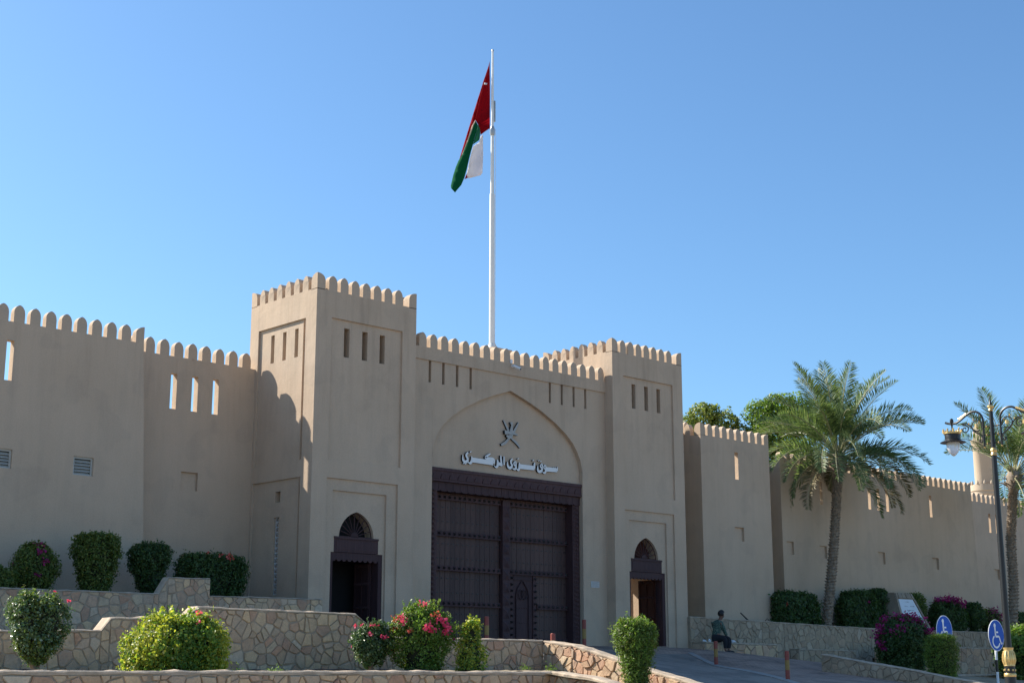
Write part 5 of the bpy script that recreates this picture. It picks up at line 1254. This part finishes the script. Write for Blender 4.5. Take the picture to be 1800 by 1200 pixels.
# ================================================================ BLUE SIGNS
S_BLUE = plain('sign_blue', (.005, .085, .47), .5, var=.04); S_BLUE.node_tree.nodes['Principled BSDF'].inputs['Specular IOR Level'].default_value = .2; S_WHITE = plain('sign_white', (.78, .80, .82), .4, var=.03); S_BACK = plain('sign_back', (.35, .35, .36), .5)
def dsign(label, x, y, zc, zg, r=.44):
    root = thing('disabled_parking_sign', label, 'road sign', (x, y, zg), 'round blue wheelchair signs')
    zc -= zg; ci = lambda rr, k, n=40: (rr*math.cos(2*math.pi*k/n), zc+rr*math.sin(2*math.pi*k/n))
    m = MB(); m.prism([ci(r, k) for k in range(40)], lambda u, q, d: (u, d, q), 0, .012); m.build('rim_plate', S_WHITE, root)
    m = MB(); m.prism([ci(r*.955, k) for k in range(40)], lambda u, q, d: (u, d, q), -.003, .001); m.build('blue_face', S_BLUE, root)
    m = MB(); s = r/.44
    def st(pts, w_):
        L_, R_ = stroke_outline([(a*s, zc+b*s, w_*s) for a, b in pts])
        L_ = L_; 
        for i in range(len(L_)-1): m.face([(L_[i][0], -.006, L_[i][1]), (L_[i+1][0], -.006, L_[i+1][1]), (R_[i+1][0], -.006, R_[i+1][1]), (R_[i][0], -.006, R_[i][1])])
    m.prism([(( -.075+.058*math.cos(a))*s, zc+(.28+.058*math.sin(a))*s) for a in np.linspace(0, 6.283, 17)[:-1]], lambda u, q, d: (u, d, q), -.0075, -.004)
    st([(-.07, .235), (-.06, .10), (-.05, -.02)], .036)
    st([(-.055, .09), (.10, .09)], .023)
    def st2(pts, w_): 
        for a, b in zip(pts, pts[1:]): st([a, b], w_)
    st2([(-.06, -.03), (.14, -.03), (.24, -.235), (.30, -.205)], .027)
    arc = [(-.035+.19*math.cos(a), -.17+.165*math.sin(a)) for a in np.linspace(R(118), R(345), 16)]
    st(arc, .026)
    m.build('wheelchair_symbol', S_WHITE, root)
    bands = 7; zt = zc-r+.05; b0 = -.1; k = 0
    z_ = zt+.8; hh = .33
    m = MB(); m.lathe([(.035, zc-.35), (.035, zc+.2)], 0, .05, 14); m.build('post_top', S_WHITE, root, smooth=True)
    zz = zc-.35
    while zz > -.2:
        m = MB(); m.lathe([(.036, max(-.2, zz-hh)), (.036, zz)], 0, .05, 14); m.build('post_band', S_WHITE if k % 2 == 0 else BLACKM, root, smooth=True); zz -= hh; k += 1
    return root
dsign('round blue wheelchair sign half hidden behind the grass-green bush', 38.95, 22.75, 2.62, 1.2)
dsign('round blue wheelchair sign on a black and white banded post beside the lamp', 38.85, 21.06, 2.455, 1.05)

# ================================================================ BOLLARDS
RED = plain('bollard_red', (.27, .055, .038), .55, var=.2, scale=14); YEL = plain('bollard_yellow', (.30, .18, .045), .55, var=.2, scale=14)
def bollard(label, x, y, h, dz=0):
    zg = gz(x, y)+dz; root = thing('bollard', label, 'bollard', (x, y, zg), 'red and yellow striped steel bollards'); r = .058
    m = MB(); m.lathe([(r, -.1), (r, h*.36)], 0, 0, 16); m.build('lower_band', RED, root, smooth=True)
    m = MB(); m.lathe([(r+.001, h*.36), (r+.001, h*.69)], 0, 0, 16); m.build('middle_band', YEL, root, smooth=True)
    m = MB(); m.lathe([(r, h*.69), (r, h-.015), (r-.015, h), (0, h)], 0, 0, 16); m.build('upper_band', RED, root, smooth=True)
    return root
bollard('red and yellow bollard in front of the seated person', 34.62, 27.83, .72)
bollard('red and yellow bollard nearest the camera on the right of the ramp', 31.22, 22.78, .75)
bollard('red and yellow bollard against the right edge of the big gate', 30.32, 29.12, .84)
bollard('short red bollard top just showing over the stone wall in front of the wicket door', 24.38, 24.43, .52)
bollard('red bollard top between the slim yellow shrub and the gate', 24.9, 27.3, .72)

# ================================================================ MONUMENT
mo = thing('stone_monument', 'leaning stone monument with a slanted white inscribed plaque', 'monument', (51.9, 31.9+.75, 2.9))
def quadbody(mb, base, top, z0, z1):
    b = [(x, y, z0) for x, y in base]; t = [(x, y, z1) for x, y in top]
    mb.face(b[::-1]); mb.face(t)
    for i in range(4): mb.face([b[i], b[(i+1) % 4], t[(i+1) % 4], t[i]])
MSTONE = plain('monument_stone', (.30, .25, .19), .9, var=.3, scale=3, bmp=.8, bscale=14)
m = MB(); hx0, hx1 = 0, 2.15
quadbody(m, [(0, -.55), (2.15, -.55), (2.15, .35), (0, .35)], [(.25, -.02), (1.5, -.02), (1.5, .35), (.25, .35)], 0, 1.62)
m.build('stone_body', MSTONE, mo)
def MF(a, t, d):      # a 0..1 across, t 0..1 up the sloping face
    x = (0+.25*t)+(2.15-(.65+.25)*t)*a if False else (.25*t)+((2.15-.65*t)-.25*t)*a
    return (x, -.55+.53*t-d, 1.62*t)
m = MB()
m.poly([MF(.10, .04, .03), MF(.90, .04, .03), MF(.88, .84, .03), MF(.12, .84, .03)])
for p, q in (((.10, .04), (.90, .04)), ((.90, .04), (.88, .84)), ((.88, .84), (.12, .84)), ((.12, .84), (.10, .04))): m.face([MF(*p, .03), MF(*q, .03), MF(*q, -.01), MF(*p, -.01)])
m.build('plaque', plain('marble', (.66, .70, .74), .4, var=.06, scale=2), mo)
m = MB(); rg = random.Random(3)
for t, a0, a1 in ((.77, .4, .6), (.66, .3, .45), (.66, .58, .75), (.56, .35, .68), (.42, .25, .5), (.40, .55, .72), (.30, .2, .8), (.2, .25, .75), (.12, .3, .7)):
    a = a0
    while a < a1:
        w_ = rg.uniform(.012, .035); m.face([MF(a, t, .034), MF(a+w_, t, .034), MF(a+w_, t+rg.uniform(.008, .02), .034), MF(a, t+rg.uniform(.006, .014), .034)]); a += w_+rg.uniform(.004, .02)
m.build('inscription', plain('inscription_grey', (.16, .17, .18), .7), mo, kind='stuff')
for k in range(9):
    a = .02+k*.107; m = MB(); j = random.uniform(0, .03)
    pts = [(a, .87), (a+.095, .87), (a+.095, .985+j*.5), (a, .985+j*.3)]
    F_ = [MF(p, q, .04+j) for p, q in pts]; B_ = [MF(p, q, -.02) for p, q in pts]
    m.face(F_); 
    for i in range(4): m.face([F_[i], F_[(i+1) % 4], B_[(i+1) % 4], B_[i]])
    m.build('cap_stone', MSTONE, mo)
for a in (.0, .93):
    for k in range(8):
        t = .02+k*.105; m = MB(); pts = [(a, t), (a+.07, t), (a+.07, t+.098), (a, t+.098)]
        F_ = [MF(p, q, .05) for p, q in pts]; B_ = [MF(p, q, -.02) for p, q in pts]
        m.face(F_)
        for i in range(4): m.face([F_[i], F_[(i+1) % 4], B_[(i+1) % 4], B_[i]])
        m.build('edge_stone', MSTONE, mo)

# ================================================================ PERSON ON THE BENCH
def skin_mesh(name, verts, edges, mat, parent, root=0, sub=2):
    me = bpy.data.meshes.new(name); me.from_pydata([v[:3] for v in verts], edges, [])
    o = link(name, me, parent, mat); s = o.modifiers.new('skin', 'SKIN'); s.use_smooth_shade = True
    for i, v in enumerate(verts):
        r = v[3] if len(v) > 4 else v[3]; sv = me.skin_vertices[0].data[i]; sv.radius = (v[3], v[4] if len(v) > 4 else v[3]); sv.use_root = i == root
    b = o.modifiers.new('sub', 'SUBSURF'); b.levels = sub; b.render_levels = sub
    return o
SKIN = plain('skin', (.17, .08, .048), .5, var=.05); HAIR = plain('black_hair', (.012, .010, .010), .6)
def shirt_mat():
    m, nt, p, N, L = newmat('patterned_green_shirt')
    c = ramp(nt, noise(nt, 34, 2, .5), [(.42, (.02, .05, .042)), (.5, (.06, .11, .085)), (.6, (.14, .19, .14))]); L(c, p.inputs['Base Color']); p.inputs['Roughness'].default_value = .85; return m
SHIRT = shirt_mat(); PANTS = plain('black_trousers', (.012, .012, .016), .85); SHOE = plain('dark_shoes', (.012, .011, .011), .5)
SX, SY = 39.05, 31.22
pe = thing('person', 'seated person in green patterned shirt and black trousers on the stone bench', 'person', (SX, SY, 2.02))
# local axes: x along the bench (picture right), -y towards the camera, z up; bench top at .38
hipz = .50
body = [(-.02, .16, hipz, .13, .11), (.0, .15, .68, .115, .10), (.05, .13, .86, .13, .10), (.09, .12, 1.00, .12, .085), (.14, .10, 1.08, .052), (.19, .08, 1.15, .05), (.225, .07, 1.215, .068, .07), (.225, .068, 1.30, .092, .09), (.22, .07, 1.36, .07, .07),
 (.02, -.02, hipz-.01, .085), (.14, -.30, hipz-.02, .065), (.08, -.34, .30, .052), (.02, -.36, .09, .04), (.10, -.44, .045, .036), (.14, -.50, .035, .03),
 (-.10, .10, hipz-.01, .085), (-.03, -.26, hipz-.03, .065), (-.06, -.30, .28, .052), (-.10, -.32, .09, .04), (-.04, -.42, .045, .036), (-.02, -.48, .035, .03),
 (.03, -.04, .98, .06), (.17, -.06, .76, .043), (.30, -.08, .56, .032), (.345, -.09, .475, .026), (.385, -.10, .43, .022),
 (.08, .28, .97, .06), (.16, .28, .74, .043), (.25, .16, .56, .032), (.30, .12, .50, .026), (.34, .10, .47, .022)]
body = [(v[0], v[1], v[2])+tuple(r*(1.18 if i < 9 else 1.1) for r in v[3:]) for i, v in enumerate(body)]
be = [(0, 1), (1, 2), (2, 3), (3, 4), (4, 5), (5, 6), (6, 7), (7, 8), (0, 9), (9, 10), (10, 11), (11, 12), (12, 13), (13, 14), (0, 15), (15, 16), (16, 17), (17, 18), (18, 19), (19, 20), (3, 21), (21, 22), (22, 23), (23, 24), (24, 25), (3, 26), (26, 27), (27, 28), (28, 29), (29, 30)]
skin_mesh('body', body, be, SKIN, pe)
def grow(v, d): return tuple(v[:3])+tuple(r+d for r in v[3:])
sh = [(-.03, .16, .47, .165, .14), (.0, .15, .62, .165, .145), (.04, .13, .80, .17, .145), (.08, .12, .95, .17, .14), (.115, .115, 1.045, .12, .11), (.14, .11, 1.10, .075, .075),
      (.06, -.04, .985, .095), (.12, -.07, .85, .078), (.18, -.065, .75, .066), (.24, -.075, .66, .060), (.295, -.085, .575, .052),
      (.11, .29, .975, .095), (.15, .30, .85, .078), (.17, .28, .74, .066), (.215, .22, .65, .060), (.255, .165, .575, .052)]
skin_mesh('shirt', sh, [(0, 1), (1, 2), (2, 3), (3, 4), (4, 5), (3, 6), (6, 7), (7, 8), (8, 9), (9, 10), (3, 11), (11, 12), (12, 13), (13, 14), (14, 15)], SHIRT, pe)
tr_ = [(-.03, .15, .47, .18, .155), grow(body[9], .03), grow(body[10], .024), grow(body[11], .024), (.03, -.355, .14, .058), grow(body[15], .026), grow(body[16], .024), grow(body[17], .024), (-.09, -.315, .14, .058)]
skin_mesh('trousers', tr_, [(0, 1), (1, 2), (2, 3), (3, 4), (0, 5), (5, 6), (6, 7), (7, 8)], PANTS, pe)
for f in ([(.0, -.35, .06, .05), (.08, -.43, .045, .048), (.15, -.51, .035, .038)], [(-.11, -.31, .06, .05), (-.05, -.41, .045, .048), (-.01, -.49, .035, .038)]):
    skin_mesh('shoe', f, [(0, 1), (1, 2)], SHOE, pe)
hm = bmesh.new(); bmesh.ops.create_uvsphere(hm, u_segments=20, v_segments=14, radius=1)
for v in hm.verts:
    c_ = v.co.copy(); v.co = Vector((.212+c_.x*.125, .07+c_.y*.112, 1.318+c_.z*.125)); v.co.x += .02*max(0, c_.z)
bmesh.ops.delete(hm, geom=[v for v in hm.verts if (v.co.x > .245 and v.co.z < 1.345) or v.co.z < 1.225], context='VERTS')
me = bpy.data.meshes.new('hair'); hm.to_mesh(me); hm.free(); me.polygons.foreach_set('use_smooth', [True]*len(me.polygons)); hr_ = link('hair', me, pe, HAIR); q_ = hr_.modifiers.new('s', 'SOLIDIFY'); q_.thickness = .012
for i, (a, l) in enumerate(((-.5, .055), (-.2, .07), (.05, .075), (.3, .068))):     # fingers resting on the ledge
    d = Vector((math.cos(a)*.9, math.sin(a)*.9, 0)); p = Vector((.40, -.10, .425))+Vector((-math.sin(a), math.cos(a), 0))*(i-1.5)*.006
    skin_mesh('finger', [(*p, .011), (*(p+d*l*.5+Vector((0, 0, .004))), .010), (*(p+d*l+Vector((0, 0, -.012))), .008)], [(0, 1), (1, 2)], SKIN, pe, sub=1)
p = Vector((.375, -.085, .435)); skin_mesh('thumb', [(*p, .012), (.392, -.045, .43, .011), (.415, -.03, .42, .009)], [(0, 1), (1, 2)], SKIN, pe, sub=1)
m = MB(); m.tube([(.318, .06, 1.262), (.343, .052, 1.235), (.326, .056, 1.225)], [.008, .013, .01], 6); m.build('nose', SKIN, pe, smooth=True)
for sx in ((.305, .025, 1.272), (.295, .098, 1.272)):
    m = MB(); m.lathe([(0, -.008), (.009, 0), (0, .008)], sx[0], sx[1], 8); m.v = [(v[0], v[1], v[2]+sx[2]) for v in m.v]; m.build('eye', BLACKM, pe)
m = MB(); m.tube([(.308, .035, 1.188), (.316, .062, 1.186), (.302, .088, 1.188)], .006, 5); m.build('mouth', plain('lips', (.12, .045, .035), .5), pe)
m = MB(); m.tube([(.21, -.025, 1.24), (.20, -.035, 1.262), (.21, -.028, 1.285)], [.01, .016, .012], 6); m.build('ear', SKIN, pe, smooth=True)
# crumpled white things on the bench
def paper(label, x, y, z, s, seed):
    bm = bmesh.new(); bmesh.ops.create_icosphere(bm, subdivisions=2, radius=1); rg = random.Random(seed)
    for v in bm.verts: v.co *= rg.uniform(.6, 1.15); v.co.x *= s[0]; v.co.y *= s[1]; v.co.z = max(v.co.z*s[2], -s[2]*.6)
    me = bpy.data.meshes.new('paper'); bm.to_mesh(me); bm.free(); o = link('paper_bag', me, None, WHITE, loc=(x, y, z+s[2]*.6)); return tag(o, label, 'paper bag')
paper('white plastic bag lying on the bench beside the hand of the seated person', 39.62, 31.12, 2.385, (.13, .1, .055), 1)
paper('crumpled white paper at the left end of the bench', 38.52, 31.45, 2.39, (.08, .07, .05), 2)
paper('small upright white cup-like wrapper between the crumpled paper and the person', 38.78, 31.42, 2.39, (.06, .05, .07), 3)
m = MB(); m.tube([(0, 0, 0), (-.42, 0, .25)], [.03, .022], 8); o = m.build('pipe_stub', plain('rusty_pipe', (.05, .035, .03), .7), loc=(41.6, 31.95, 3.17)); tag(o, 'thin dark pipe stub leaning out of the top of the long stone wall', 'pipe')
m = MB(); m.tube([(-.13, 0, 0), (-.06, 0, .08), (0, 0, .1), (.07, 0, .06), (.13, 0, 0)], .012, 6); o = m.build('wire_loop', plain('rusty_wire', (.06, .04, .03), .7), loc=(42.75, 31.98, 3.16)); tag(o, 'small bent wire loop on top of the long stone wall', 'wire')
